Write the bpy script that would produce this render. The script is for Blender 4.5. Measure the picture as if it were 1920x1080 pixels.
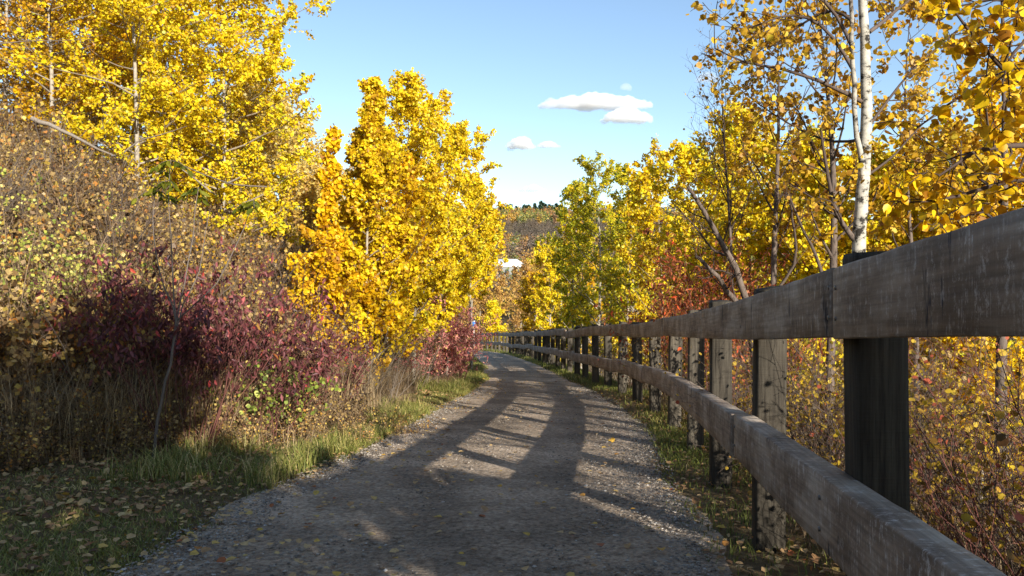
import bpy, math, random
import numpy as np
from math import radians, sin, cos, pi

# ------------------------------------------------------------------ scene, camera, light
scene = bpy.context.scene
for o in list(bpy.data.objects):
    bpy.data.objects.remove(o)
COL = scene.collection

cam_data = bpy.data.cameras.new("camera")
cam_data.sensor_width = 36.0
cam_data.lens = 28.1
cam_data.clip_start = 0.05
cam_data.clip_end = 9000
cam = bpy.data.objects.new("camera", cam_data)
cam.rotation_euler = (radians(90), 0, 0)
COL.objects.link(cam)
scene.camera = cam

SUN_EL = radians(18)
SUN_AZ = math.atan2(0.454, -0.891)            # compass angle from +Y towards +X
sdir = np.array([sin(SUN_AZ) * cos(SUN_EL), cos(SUN_AZ) * cos(SUN_EL), sin(SUN_EL)])
sun_data = bpy.data.lights.new("sun", 'SUN')
sun_data.energy = 5.0
sun_data.angle = radians(0.5)
sun_data.color = (1.0, 0.95, 0.86)
sun = bpy.data.objects.new("sun", sun_data)
from mathutils import Vector
sun.rotation_euler = Vector(sdir).to_track_quat('Z', 'Y').to_euler()
COL.objects.link(sun)

world = bpy.data.worlds.new("World")
scene.world = world
world.use_nodes = True
wt = world.node_tree
wt.nodes.clear()
sky = wt.nodes.new('ShaderNodeTexSky')
sky.sky_type = 'NISHITA'
sky.sun_disc = False
sky.sun_elevation = SUN_EL
sky.sun_rotation = SUN_AZ
sky.altitude = 600
sky.air_density = 1.0
sky.dust_density = 0.15
sky.ozone_density = 1.4
bg = wt.nodes.new('ShaderNodeBackground')
bg.inputs['Strength'].default_value = 0.12
wo = wt.nodes.new('ShaderNodeOutputWorld')
wt.links.new(sky.outputs[0], bg.inputs[0])
wt.links.new(bg.outputs[0], wo.inputs[0])

scene.view_settings.view_transform = 'Standard'
scene.view_settings.look = 'None'
scene.view_settings.exposure = 0.84
scene.view_settings.gamma = 1.0
scene.cycles.max_bounces = 12
scene.cycles.diffuse_bounces = 3
scene.cycles.glossy_bounces = 2
scene.cycles.transmission_bounces = 4
scene.cycles.volume_bounces = 12
scene.cycles.transparent_max_bounces = 8
scene.cycles.caustics_reflective = False
scene.cycles.caustics_refractive = False

F = 1500.0

def px(x, t):
    return (x - 960.0) / F * t

def pz(y, t):
    return (540.0 - y) / F * t

# ------------------------------------------------------------------ materials
def mat_new(name):
    m = bpy.data.materials.new(name)
    m.use_nodes = True
    nt = m.node_tree
    nt.nodes.clear()
    out = nt.nodes.new('ShaderNodeOutputMaterial')
    return m, nt, out

def N(nt, kind, **kw):
    n = nt.nodes.new(kind)
    for k, v in kw.items():
        if k.startswith('i_'):
            key = k[2:]
            n.inputs[int(key) if key.isdigit() else key].default_value = v
        else:
            setattr(n, k, v)
    return n

def ramp(nt, stops, interp='LINEAR'):
    n = nt.nodes.new('ShaderNodeValToRGB')
    cr = n.color_ramp
    cr.interpolation = interp
    while len(cr.elements) < len(stops):
        cr.elements.new(0.5)
    for e, (p, c) in zip(cr.elements, stops):
        e.position = p
        e.color = (c[0], c[1], c[2], 1)
    return n

def leaf_mat(name, stops, trans=0.35, rough=0.45, spec=0.3):
    m, nt, out = mat_new(name)
    a = N(nt, 'ShaderNodeAttribute', attribute_name='tint')
    r = ramp(nt, stops)
    nt.links.new(a.outputs['Fac'], r.inputs[0])
    tc = N(nt, 'ShaderNodeTexCoord')
    nz = N(nt, 'ShaderNodeTexNoise', i_Scale=60.0, i_Detail=2.0)
    nt.links.new(tc.outputs['Object'], nz.inputs['Vector'])
    hs = N(nt, 'ShaderNodeHueSaturation')
    mr = N(nt, 'ShaderNodeMapRange', i_1=0.3, i_2=0.7, i_3=0.78, i_4=1.15)
    nt.links.new(nz.outputs[0], mr.inputs[0])
    nt.links.new(mr.outputs[0], hs.inputs['Value'])
    nt.links.new(r.outputs[0], hs.inputs['Color'])
    p = N(nt, 'ShaderNodeBsdfPrincipled', i_Roughness=rough)
    p.inputs['Specular IOR Level'].default_value = spec
    t = N(nt, 'ShaderNodeBsdfTranslucent')
    mx = N(nt, 'ShaderNodeMixShader', i_0=trans)
    nt.links.new(hs.outputs[0], p.inputs['Base Color'])
    nt.links.new(hs.outputs[0], t.inputs['Color'])
    nt.links.new(p.outputs[0], mx.inputs[1])
    nt.links.new(t.outputs[0], mx.inputs[2])
    nt.links.new(mx.outputs[0], out.inputs[0])
    return m

def bark_mat(name, thick, thin, scar=(0.03, 0.025, 0.02), white=False, scars=0.5):
    """thick/thin colours chosen by the 'tint' attribute = branch radius (m)*10"""
    m, nt, out = mat_new(name)
    a = N(nt, 'ShaderNodeAttribute', attribute_name='tint')
    tc = N(nt, 'ShaderNodeTexCoord')
    mp = N(nt, 'ShaderNodeMapping')
    mp.inputs['Scale'].default_value = (6, 6, 9) if white else (22, 22, 4)
    nt.links.new(tc.outputs['Object'], mp.inputs[0])
    nz = N(nt, 'ShaderNodeTexNoise', i_Scale=1.6, i_Detail=7.0, i_Roughness=0.72)
    nt.links.new(mp.outputs[0], nz.inputs['Vector'])
    r = ramp(nt, [(0.0, scar), (scars - 0.09, scar), (scars - 0.02, tuple(0.72 * c for c in thick)), (scars + 0.1, thick), (1.0, tuple(min(1, c * 1.15) for c in thick))])
    nt.links.new(nz.outputs[0], r.inputs[0])
    mr = N(nt, 'ShaderNodeMapRange', i_1=0.08, i_2=0.22)
    nt.links.new(a.outputs['Fac'], mr.inputs[0])
    mx = N(nt, 'ShaderNodeMix', data_type='RGBA')
    mx.inputs[6].default_value = (*thin, 1)
    nt.links.new(mr.outputs[0], mx.inputs[0])
    nt.links.new(r.outputs[0], mx.inputs[7])
    p = N(nt, 'ShaderNodeBsdfPrincipled', i_Roughness=0.85)
    p.inputs['Specular IOR Level'].default_value = 0.2
    nt.links.new(mx.outputs[2], p.inputs['Base Color'])
    b = N(nt, 'ShaderNodeBump', i_Strength=0.5, i_Distance=0.006)
    nt.links.new(nz.outputs[0], b.inputs['Height'])
    nt.links.new(b.outputs[0], p.inputs['Normal'])
    nt.links.new(p.outputs[0], out.inputs[0])
    return m

M = {}
M['yellow'] = leaf_mat('yellow_aspen_leaf', [(0.0, (0.38, 0.19, 0.012)), (0.16, (0.66, 0.42, 0.012)), (0.42, (0.84, 0.60, 0.012)), (0.8, (0.86, 0.68, 0.02)), (1.0, (0.52, 0.54, 0.04))], trans=0.33)
M['gold'] = leaf_mat('gold_aspen_leaf', [(0.0, (0.36, 0.15, 0.012)), (0.22, (0.66, 0.35, 0.01)), (0.5, (0.84, 0.52, 0.008)), (1.0, (0.86, 0.63, 0.015))], trans=0.33)
M['palegold'] = leaf_mat('pale_gold_leaf', [(0.0, (0.35, 0.17, 0.05)), (0.4, (0.66, 0.42, 0.08)), (0.8, (0.80, 0.60, 0.14)), (1.0, (0.74, 0.62, 0.28))], trans=0.4)
M['ochre'] = leaf_mat('ochre_leaf', [(0.0, (0.22, 0.09, 0.015)), (0.4, (0.50, 0.26, 0.02)), (0.8, (0.70, 0.44, 0.03)), (1.0, (0.78, 0.58, 0.05))], trans=0.4)
M['yellowgreen'] = leaf_mat('yellow_green_leaf', [(0.0, (0.12, 0.15, 0.015)), (0.25, (0.34, 0.36, 0.02)), (0.5, (0.66, 0.58, 0.02)), (0.85, (0.82, 0.62, 0.02)), (1.0, (0.76, 0.46, 0.02))], trans=0.42)
M['maroon'] = leaf_mat('maroon_leaf', [(0.0, (0.06, 0.024, 0.024)), (0.5, (0.17, 0.048, 0.05)), (0.82, (0.36, 0.12, 0.115)), (0.95, (0.56, 0.06, 0.05)), (1.0, (0.40, 0.2, 0.05))], trans=0.3)
M['pink'] = leaf_mat('pink_red_leaf', [(0.0, (0.30, 0.07, 0.08)), (0.5, (0.66, 0.22, 0.20)), (0.8, (0.78, 0.38, 0.28)), (1.0, (0.76, 0.5, 0.16))], trans=0.35)
M['redbrown'] = leaf_mat('red_brown_leaf', [(0.0, (0.10, 0.03, 0.015)), (0.5, (0.34, 0.09, 0.03)), (0.85, (0.52, 0.17, 0.05)), (1.0, (0.66, 0.10, 0.03))], trans=0.35)
M['limeleaf'] = leaf_mat('lime_green_leaf', [(0.0, (0.07, 0.10, 0.02)), (0.4, (0.26, 0.32, 0.05)), (0.8, (0.56, 0.54, 0.10)), (1.0, (0.7, 0.58, 0.16))], trans=0.35)
M['tanleaf'] = leaf_mat('tan_dry_leaf', [(0.0, (0.06, 0.034, 0.02)), (0.35, (0.21, 0.12, 0.05)), (0.7, (0.50, 0.34, 0.13)), (0.86, (0.70, 0.50, 0.10)), (1.0, (0.52, 0.22, 0.05))], trans=0.3)
M['oliveleaf'] = leaf_mat('olive_leaf', [(0.0, (0.10, 0.12, 0.01)), (1.0, (0.30, 0.28, 0.02))], trans=0.45)
M['orangetree'] = leaf_mat('orange_tree_leaf', [(0.0, (0.16, 0.08, 0.03)), (0.5, (0.46, 0.25, 0.07)), (1.0, (0.66, 0.40, 0.09))], trans=0.3)
M['darkbush'] = leaf_mat('dark_bush_leaf', [(0.0, (0.05, 0.04, 0.015)), (0.6, (0.16, 0.11, 0.03)), (1.0, (0.5, 0.36, 0.04))], trans=0.3)
M['brush'] = leaf_mat('brush_leaf', [(0.0, (0.10, 0.06, 0.02)), (0.35, (0.32, 0.17, 0.03)), (0.7, (0.60, 0.40, 0.04)), (0.9, (0.72, 0.5, 0.04)), (1.0, (0.50, 0.12, 0.06))], trans=0.4)
M['conifer'] = leaf_mat('conifer_needle', [(0.0, (0.02, 0.04, 0.025)), (1.0, (0.05, 0.085, 0.045))], trans=0.0)
M['farwood'] = leaf_mat('far_wood_leaf', [(0.0, (0.07, 0.055, 0.04)), (0.3, (0.13, 0.10, 0.07)), (0.5, (0.20, 0.13, 0.08)), (0.65, (0.36, 0.17, 0.05)), (0.85, (0.52, 0.32, 0.05)), (0.93, (0.22, 0.22, 0.05)), (1.0, (0.09, 0.12, 0.04))], trans=0.1)
M['grass'] = leaf_mat('verge_grass_blade', [(0.0, (0.09, 0.11, 0.025)), (0.5, (0.21, 0.23, 0.045)), (0.8, (0.38, 0.32, 0.09)), (1.0, (0.60, 0.46, 0.2))], trans=0.25, rough=0.6)
M['straw'] = leaf_mat('dry_straw_blade', [(0.0, (0.07, 0.045, 0.025)), (0.5, (0.20, 0.13, 0.07)), (1.0, (0.48, 0.35, 0.19))], trans=0.2, rough=0.7)
M['litter'] = leaf_mat('fallen_leaf', [(0.0, (0.12, 0.06, 0.03)), (0.4, (0.36, 0.19, 0.08)), (0.75, (0.62, 0.42, 0.19)), (0.9, (0.60, 0.38, 0.05)), (1.0, (0.38, 0.12, 0.04))], trans=0.1, rough=0.7)
M['birchbark'] = bark_mat('white_birch_bark', (0.52, 0.475, 0.39), (0.10, 0.07, 0.05), white=True, scars=0.505)
M['aspenbark'] = bark_mat('pale_aspen_bark', (0.36, 0.31, 0.24), (0.20, 0.145, 0.09), white=True, scars=0.42)
M['darkbark'] = bark_mat('dark_grey_bark', (0.16, 0.12, 0.095), (0.075, 0.05, 0.038), scars=0.46)
M['greybark'] = bark_mat('grey_dead_bark', (0.28, 0.23, 0.18), (0.15, 0.115, 0.085), scars=0.4)
M['tanstem'] = bark_mat('tan_dry_stem', (0.26, 0.18, 0.11), (0.27, 0.185, 0.11), scars=0.35)
M['redstem'] = bark_mat('red_brown_stem', (0.13, 0.07, 0.05), (0.15, 0.06, 0.045), scars=0.35)
M['saplingbark'] = bark_mat('sapling_bark', (0.14, 0.11, 0.085), (0.17, 0.135, 0.11), scars=0.4)
M['darkstem'] = bark_mat('dark_thin_stem', (0.10, 0.075, 0.055), (0.10, 0.072, 0.055), scars=0.35)

def gravel_material():
    m, nt, out = mat_new('packed_gravel')
    tc = N(nt, 'ShaderNodeTexCoord')
    L = nt.links.new
    big = N(nt, 'ShaderNodeTexNoise', i_Scale=1.4, i_Detail=8.0, i_Roughness=0.6)
    L(tc.outputs['Object'], big.inputs['Vector'])
    fine = N(nt, 'ShaderNodeTexNoise', i_Scale=26.0, i_Detail=6.0, i_Roughness=0.75)
    L(tc.outputs['Object'], fine.inputs['Vector'])
    vor = N(nt, 'ShaderNodeTexVoronoi', i_Scale=48.0, i_Randomness=1.0)
    L(tc.outputs['Object'], vor.inputs['Vector'])
    vor2 = N(nt, 'ShaderNodeTexVoronoi', i_Scale=28.0, i_Randomness=1.0)
    L(tc.outputs['Object'], vor2.inputs['Vector'])
    a = N(nt, 'ShaderNodeAttribute', attribute_name='tint')   # 0 = rut (compacted dark), 1 = loose stones
    base = ramp(nt, [(0.36, (0.17, 0.115, 0.070)), (0.5, (0.54, 0.395, 0.265)), (0.62, (0.82, 0.64, 0.45))])
    L(fine.outputs[0], base.inputs[0])
    stone = ramp(nt, [(0.0, (0.15, 0.105, 0.068)), (0.45, (0.48, 0.36, 0.255)), (0.8, (0.66, 0.52, 0.385)), (1.0, (0.82, 0.70, 0.56))])
    L(vor.outputs['Color'], stone.inputs[0])
    mx = N(nt, 'ShaderNodeMix', data_type='RGBA')
    mr = N(nt, 'ShaderNodeMapRange', i_1=0.0, i_2=1.0, i_3=0.25, i_4=0.9)
    L(a.outputs['Fac'], mr.inputs[0])
    L(mr.outputs[0], mx.inputs[0])
    L(base.outputs[0], mx.inputs[6])
    L(stone.outputs[0], mx.inputs[7])
    hs = N(nt, 'ShaderNodeHueSaturation')
    mr2 = N(nt, 'ShaderNodeMapRange', i_1=0.36, i_2=0.64, i_3=0.6, i_4=1.2)
    L(big.outputs[0], mr2.inputs[0])
    L(mr2.outputs[0], hs.inputs['Value'])
    L(mx.outputs[2], hs.inputs['Color'])
    # the compacted wheel tracks hold darker fines
    hs2 = N(nt, 'ShaderNodeHueSaturation')
    mr3 = N(nt, 'ShaderNodeMapRange', i_1=0.0, i_2=0.8, i_3=0.66, i_4=1.12)
    L(a.outputs['Fac'], mr3.inputs[0])
    L(mr3.outputs[0], hs2.inputs['Value'])
    L(hs.outputs[0], hs2.inputs['Color'])
    p = N(nt, 'ShaderNodeBsdfPrincipled', i_Roughness=0.9)
    p.inputs['Specular IOR Level'].default_value = 0.25
    L(hs2.outputs[0], p.inputs['Base Color'])
    b1 = N(nt, 'ShaderNodeBump', i_Strength=1.0, i_Distance=0.02, invert=True)
    L(vor2.outputs['Distance'], b1.inputs['Height'])
    b2 = N(nt, 'ShaderNodeBump', i_Strength=1.0, i_Distance=0.022)
    L(fine.outputs[0], b2.inputs['Height'])
    L(b1.outputs[0], b2.inputs['Normal'])
    L(b2.outputs[0], p.inputs['Normal'])
    L(p.outputs[0], out.inputs[0])
    return m

def stone_material():
    m, nt, out = mat_new('loose_stone')
    a = N(nt, 'ShaderNodeAttribute', attribute_name='tint')
    r = ramp(nt, [(0.0, (0.10, 0.08, 0.062)), (0.6, (0.32, 0.27, 0.215)), (0.92, (0.46, 0.40, 0.33)), (1.0, (0.58, 0.53, 0.47))])
    p = N(nt, 'ShaderNodeBsdfPrincipled', i_Roughness=0.85)
    nt.links.new(a.outputs['Fac'], r.inputs[0])
    nt.links.new(r.outputs[0], p.inputs['Base Color'])
    nt.links.new(p.outputs[0], out.inputs[0])
    return m

def ground_material():
    m, nt, out = mat_new('earth_and_litter')
    L = nt.links.new
    tc = N(nt, 'ShaderNodeTexCoord')
    n1 = N(nt, 'ShaderNodeTexNoise', i_Scale=1.1, i_Detail=6.0, i_Roughness=0.65)
    n2 = N(nt, 'ShaderNodeTexNoise', i_Scale=25.0, i_Detail=6.0, i_Roughness=0.8)
    vo = N(nt, 'ShaderNodeTexVoronoi', i_Scale=22.0)
    for n in (n1, n2, vo):
        L(tc.outputs['Object'], n.inputs['Vector'])
    r1 = ramp(nt, [(0.3, (0.13, 0.085, 0.045)), (0.5, (0.22, 0.155, 0.075)), (0.7, (0.19, 0.17, 0.055))])
    L(n1.outputs[0], r1.inputs[0])
    r2 = ramp(nt, [(0.0, (0.05, 0.035, 0.025)), (0.55, (0.16, 0.10, 0.055)), (0.85, (0.30, 0.21, 0.11)), (1.0, (0.42, 0.27, 0.06))])
    L(vo.outputs['Color'], r2.inputs[0])
    mx = N(nt, 'ShaderNodeMix', data_type='RGBA')
    mr = N(nt, 'ShaderNodeMapRange', i_1=0.4, i_2=0.6, i_3=0.15, i_4=0.75)
    L(n2.outputs[0], mr.inputs[0])
    L(mr.outputs[0], mx.inputs[0])
    L(r1.outputs[0], mx.inputs[6])
    L(r2.outputs[0], mx.inputs[7])
    p = N(nt, 'ShaderNodeBsdfPrincipled', i_Roughness=0.95)
    p.inputs['Specular IOR Level'].default_value = 0.1
    L(mx.outputs[2], p.inputs['Base Color'])
    b = N(nt, 'ShaderNodeBump', i_Strength=1.0, i_Distance=0.03)
    L(n2.outputs[0], b.inputs['Height'])
    L(b.outputs[0], p.inputs['Normal'])
    L(p.outputs[0], out.inputs[0])
    return m

def rail_material():
    m, nt, out = mat_new('weathered_rail_wood')
    L = nt.links.new
    uv = N(nt, 'ShaderNodeUVMap', uv_map='UVMap')
    def nz(sx, sy, scale, det=5.0, rough=0.6):
        mp = N(nt, 'ShaderNodeMapping')
        mp.inputs['Scale'].default_value = (sx, sy, 1)
        L(uv.outputs[0], mp.inputs[0])
        n = N(nt, 'ShaderNodeTexNoise', i_Scale=scale, i_Detail=det, i_Roughness=rough)
        L(mp.outputs[0], n.inputs['Vector'])
        return n
    saw = nz(70, 3.5, 1.0, 5.0)          # saw marks across the plank
    grain = nz(2.5, 60, 1.0, 5.0)        # lengthwise grain
    big = nz(2.2, 3.5, 1.0, 4.0)
    stain = nz(9, 1.8, 1.0, 5.0, 0.7)
    pale = nz(24, 14, 1.0, 7.0, 0.85)
    r = ramp(nt, [(0.35, (0.15, 0.102, 0.068)), (0.5, (0.255, 0.186, 0.130)), (0.62, (0.37, 0.295, 0.222))])
    L(big.outputs[0], r.inputs[0])
    # greyish rough fibre
    rp = ramp(nt, [(0.50, (0, 0, 0)), (0.60, (1, 1, 1))])
    L(pale.outputs[0], rp.inputs[0])
    ml = N(nt, 'ShaderNodeMath', operation='MULTIPLY')
    rs = ramp(nt, [(0.45, (0.1, 0.1, 0.1)), (0.6, (1, 1, 1))])
    L(saw.outputs[0], rs.inputs[0])
    L(rp.outputs[0], ml.inputs[0])
    L(rs.outputs[0], ml.inputs[1])
    m1 = N(nt, 'ShaderNodeMix', data_type='RGBA')
    m1.inputs[7].default_value = (0.52, 0.45, 0.38, 1)
    L(ml.outputs[0], m1.inputs[0])
    L(r.outputs[0], m1.inputs[6])
    # dark checks and stains
    rd = ramp(nt, [(0.33, (1, 1, 1)), (0.385, (0, 0, 0))])
    L(stain.outputs[0], rd.inputs[0])
    m2 = N(nt, 'ShaderNodeMix', data_type='RGBA')
    m2.inputs[7].default_value = (0.03, 0.025, 0.03, 1)
    L(rd.outputs[0], m2.inputs[0])
    L(m1.outputs[2], m2.inputs[6])
    rg = N(nt, 'ShaderNodeMapRange', i_1=0.35, i_2=0.65, i_3=0.85, i_4=1.4)
    L(grain.outputs[0], rg.inputs[0])
    hs = N(nt, 'ShaderNodeHueSaturation')
    L(rg.outputs[0], hs.inputs['Value'])
    L(m2.outputs[2], hs.inputs['Color'])
    p = N(nt, 'ShaderNodeBsdfPrincipled', i_Roughness=0.75)
    p.inputs['Specular IOR Level'].default_value = 0.3
    L(hs.outputs[0], p.inputs['Base Color'])
    b = N(nt, 'ShaderNodeBump', i_Strength=0.7, i_Distance=0.004)
    ad = N(nt, 'ShaderNodeMath', operation='ADD')
    L(saw.outputs[0], ad.inputs[0])
    L(pale.outputs[0], ad.inputs[1])
    L(ad.outputs[0], b.inputs['Height'])
    L(b.outputs[0], p.inputs['Normal'])
    L(p.outputs[0], out.inputs[0])
    return m

def post_material():
    m, nt, out = mat_new('weathered_post_wood')
    L = nt.links.new
    tc = N(nt, 'ShaderNodeTexCoord')
    geo = N(nt, 'ShaderNodeObjectInfo')
    off = N(nt, 'ShaderNodeVectorMath', operation='SCALE')
    cmb = N(nt, 'ShaderNodeCombineXYZ')
    for i in range(3):
        L(geo.outputs['Random'], cmb.inputs[i])
    L(cmb.outputs[0], off.inputs[0])
    off.inputs['Scale'].default_value = 37.0
    add = N(nt, 'ShaderNodeVectorMath', operation='ADD')
    L(tc.outputs['Object'], add.inputs[0])
    L(off.outputs[0], add.inputs[1])
    def nz(v, det, rough=0.6):
        mp = N(nt, 'ShaderNodeMapping')
        mp.inputs['Scale'].default_value = v
        L(add.outputs[0], mp.inputs[0])
        n = N(nt, 'ShaderNodeTexNoise', i_Scale=1.0, i_Detail=det, i_Roughness=rough)
        L(mp.outputs[0], n.inputs['Vector'])
        return n
    grain = nz((70, 70, 3.0), 6.0, 0.7)
    saw = nz((3, 3, 90), 4.0)
    big = nz((8, 8, 1.8), 5.0, 0.6)
    r = ramp(nt, [(0.3, (0.035, 0.029, 0.022)), (0.45, (0.085, 0.07, 0.051)), (0.62, (0.125, 0.106, 0.078)), (0.75, (0.18, 0.155, 0.118))])
    L(grain.outputs[0], r.inputs[0])
    hs = N(nt, 'ShaderNodeHueSaturation')
    mr = N(nt, 'ShaderNodeMapRange', i_1=0.32, i_2=0.62, i_3=0.5, i_4=1.0)
    L(big.outputs[0], mr.inputs[0])
    L(mr.outputs[0], hs.inputs['Value'])
    L(r.outputs[0], hs.inputs['Color'])
    hs2 = N(nt, 'ShaderNodeHueSaturation')
    mr2 = N(nt, 'ShaderNodeMapRange', i_1=0.0, i_2=1.0, i_3=0.65, i_4=1.25)
    L(geo.outputs['Random'], mr2.inputs[0])
    L(mr2.outputs[0], hs2.inputs['Value'])
    L(hs.outputs[0], hs2.inputs['Color'])
    p = N(nt, 'ShaderNodeBsdfPrincipled', i_Roughness=0.85)
    p.inputs['Specular IOR Level'].default_value = 0.2
    L(hs2.outputs[0], p.inputs['Base Color'])
    ad = N(nt, 'ShaderNodeMath', operation='ADD')
    L(grain.outputs[0], ad.inputs[0])
    L(saw.outputs[0], ad.inputs[1])
    b = N(nt, 'ShaderNodeBump', i_Strength=0.7, i_Distance=0.005)
    L(ad.outputs[0], b.inputs['Height'])
    L(b.outputs[0], p.inputs['Normal'])
    L(p.outputs[0], out.inputs[0])
    return m

def plain(name, col, rough=0.7, noise=0.15, scale=3.0, metal=0.0):
    m, nt, out = mat_new(name)
    L = nt.links.new
    tc = N(nt, 'ShaderNodeTexCoord')
    n = N(nt, 'ShaderNodeTexNoise', i_Scale=scale, i_Detail=4.0)
    L(tc.outputs['Object'], n.inputs['Vector'])
    r = ramp(nt, [(0.3, tuple(c * (1 - noise) for c in col)), (0.7, tuple(min(1, c * (1 + noise)) for c in col))])
    L(n.outputs[0], r.inputs[0])
    p = N(nt, 'ShaderNodeBsdfPrincipled', i_Roughness=rough, i_Metallic=metal)
    L(r.outputs[0], p.inputs['Base Color'])
    L(p.outputs[0], out.inputs[0])
    return m

M['gravel'] = gravel_material()
M['stone'] = stone_material()
M['ground'] = ground_material()
M['rail'] = rail_material()
M['post'] = post_material()
M['steel'] = plain('bolt_steel', (0.22, 0.2, 0.17), 0.5, 0.3, 40, 0.7)
M['whiteroof'] = plain('white_metal_roof', (0.78, 0.77, 0.74), 0.5, 0.04, 0.6)
M['wallgrey'] = plain('grey_wall', (0.22, 0.22, 0.2), 0.8)
M['wallpale'] = plain('pale_wall', (0.62, 0.5, 0.42), 0.8)
M['darkroof'] = plain('dark_roof', (0.05, 0.045, 0.045), 0.8)
M['darkglass'] = plain('dark_window', (0.03, 0.035, 0.04), 0.2)
M['signblue'] = plain('blue_sign_paint', (0.05, 0.16, 0.42), 0.5, 0.05)
M['signwhite'] = plain('white_sign_paint', (0.75, 0.75, 0.75), 0.5, 0.05)

# ------------------------------------------------------------------ mesh helpers
class MB:
    """collects vertices / polygons of mixed size plus a per-face tint"""
    def __init__(self):
        self.v = []; self.loops = []; self.sizes = []; self.tint = []; self.uv = []; self.n = 0
    def add(self, verts, faces, tint=0.5, uv=None):
        """verts (n,3); faces (m,k) int array"""
        verts = np.asarray(verts, dtype=np.float32).reshape(-1, 3)
        faces = np.asarray(faces, dtype=np.int64)
        self.v.append(verts)
        self.loops.append((faces + self.n).ravel())
        self.sizes.append(np.full(len(faces), faces.shape[1], dtype=np.int32))
        t = np.asarray(tint, dtype=np.float32)
        self.tint.append(np.full(len(faces), float(t), np.float32) if t.ndim == 0 else t)
        if uv is not None:
            self.uv.append(np.asarray(uv, np.float32).reshape(-1, 2))
        self.n += len(verts)
        return self
    def arrays(self):
        return (np.concatenate(self.v), np.concatenate(self.loops), np.concatenate(self.sizes), np.concatenate(self.tint))
    def add_arrays(self, arr, rot=0.0, scale=1.0, loc=(0, 0, 0), dt=0.0, sz=1.0):
        v, l, s, t = arr
        c, sn = cos(rot), sin(rot)
        R = np.array([[c, -sn, 0], [sn, c, 0], [0, 0, sz]], np.float32) * scale
        self.v.append((v @ R.T + np.array(loc, np.float32)).astype(np.float32))
        self.loops.append(l + self.n)
        self.sizes.append(s)
        self.tint.append(np.clip(t + dt, 0, 1))
        self.n += len(v)
    def mesh(self, name, mat, smooth=False):
        v, l, s, t = self.arrays()
        me = bpy.data.meshes.new(name)
        me.vertices.add(len(v))
        me.vertices.foreach_set('co', v.ravel())
        me.loops.add(len(l))
        me.loops.foreach_set('vertex_index', l.astype(np.int32))
        me.polygons.add(len(s))
        st = np.zeros(len(s), np.int32)
        st[1:] = np.cumsum(s)[:-1]
        me.polygons.foreach_set('loop_start', st)
        if smooth:
            me.polygons.foreach_set('use_smooth', np.ones(len(s), bool))
        me.update(calc_edges=True)
        a = me.attributes.new('tint', 'FLOAT', 'FACE')
        a.data.foreach_set('value', t.astype(np.float32))
        if self.uv:
            u = np.concatenate(self.uv)
            uvl = me.uv_layers.new(name='UVMap')
            uvl.data.foreach_set('uv', u[l].ravel())
        me.materials.append(mat)
        me.validate()
        return me
    def build(self, name, mat, parent=None, smooth=False, loc=None):
        o = bpy.data.objects.new(name, self.mesh(name, mat, smooth))
        COL.objects.link(o)
        if parent is not None:
            o.parent = parent
        if loc is not None:
            o.location = loc
        return o

def tag(o, label=None, cat=None, group=None, kind=None):
    if label: o['label'] = label
    if cat: o['category'] = cat
    if group: o['group'] = group
    if kind: o['kind'] = kind
    return o

def thing(name, label, cat, loc, group=None, rz=0.0):
    o = bpy.data.objects.new(name, None)
    o.empty_display_size = 0.2
    COL.objects.link(o)
    o.location = loc
    o.rotation_euler = (0, 0, rz)
    return tag(o, label, cat, group)

def nrm(a):
    return a / np.maximum(np.linalg.norm(a, axis=-1, keepdims=True), 1e-9)

def tubes(mb, P, R, S=5, tint_scale=10.0, cap=False):
    """P (N,K,3) polylines, R (N,K) radii"""
    P = np.asarray(P, float); R = np.asarray(R, float)
    n, K, _ = P.shape
    T = np.empty_like(P)
    T[:, 1:-1] = P[:, 2:] - P[:, :-2]
    T[:, 0] = P[:, 1] - P[:, 0]
    T[:, -1] = P[:, -1] - P[:, -2]
    T = nrm(T)
    mean = nrm(P[:, -1] - P[:, 0])
    ref = np.where(np.abs(mean[:, 2:3]) > 0.7, np.array([[1.0, 0.13, 0]]), np.array([[0.05, 0.1, 1.0]]))
    ref = np.repeat(ref[:, None, :], K, 1)
    A = nrm(np.cross(T, ref)); B = np.cross(T, A)
    ang = np.arange(S) / S * 2 * pi
    ring = A[:, :, None, :] * np.cos(ang)[None, None, :, None] + B[:, :, None, :] * np.sin(ang)[None, None, :, None]
    V = P[:, :, None, :] + ring * R[:, :, None, None]
    V = V.reshape(-1, 3)
    i = np.arange(n)[:, None, None] * K * S; k = np.arange(K - 1)[None, :, None] * S; s = np.arange(S)[None, None, :]
    s2 = (s + 1) % S
    Fq = np.stack([i + k + s, i + k + s2, i + k + S + s2, i + k + S + s], -1).reshape(-1, 4)
    tr = (0.5 * (R[:, 1:] + R[:, :-1]))[:, :, None] * np.ones((1, 1, S)) * tint_scale
    mb.add(V, Fq, tr.reshape(-1))
    if cap:
        for j in range(n):
            b = j * K * S + (K - 1) * S
            mb.v.append(np.zeros((0, 3), np.float32))
            mb.loops.append(np.arange(b, b + S) + mb.n - len(V))
            mb.sizes.append(np.array([S], np.int32)); mb.tint.append(np.array([0.5], np.float32))

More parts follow.
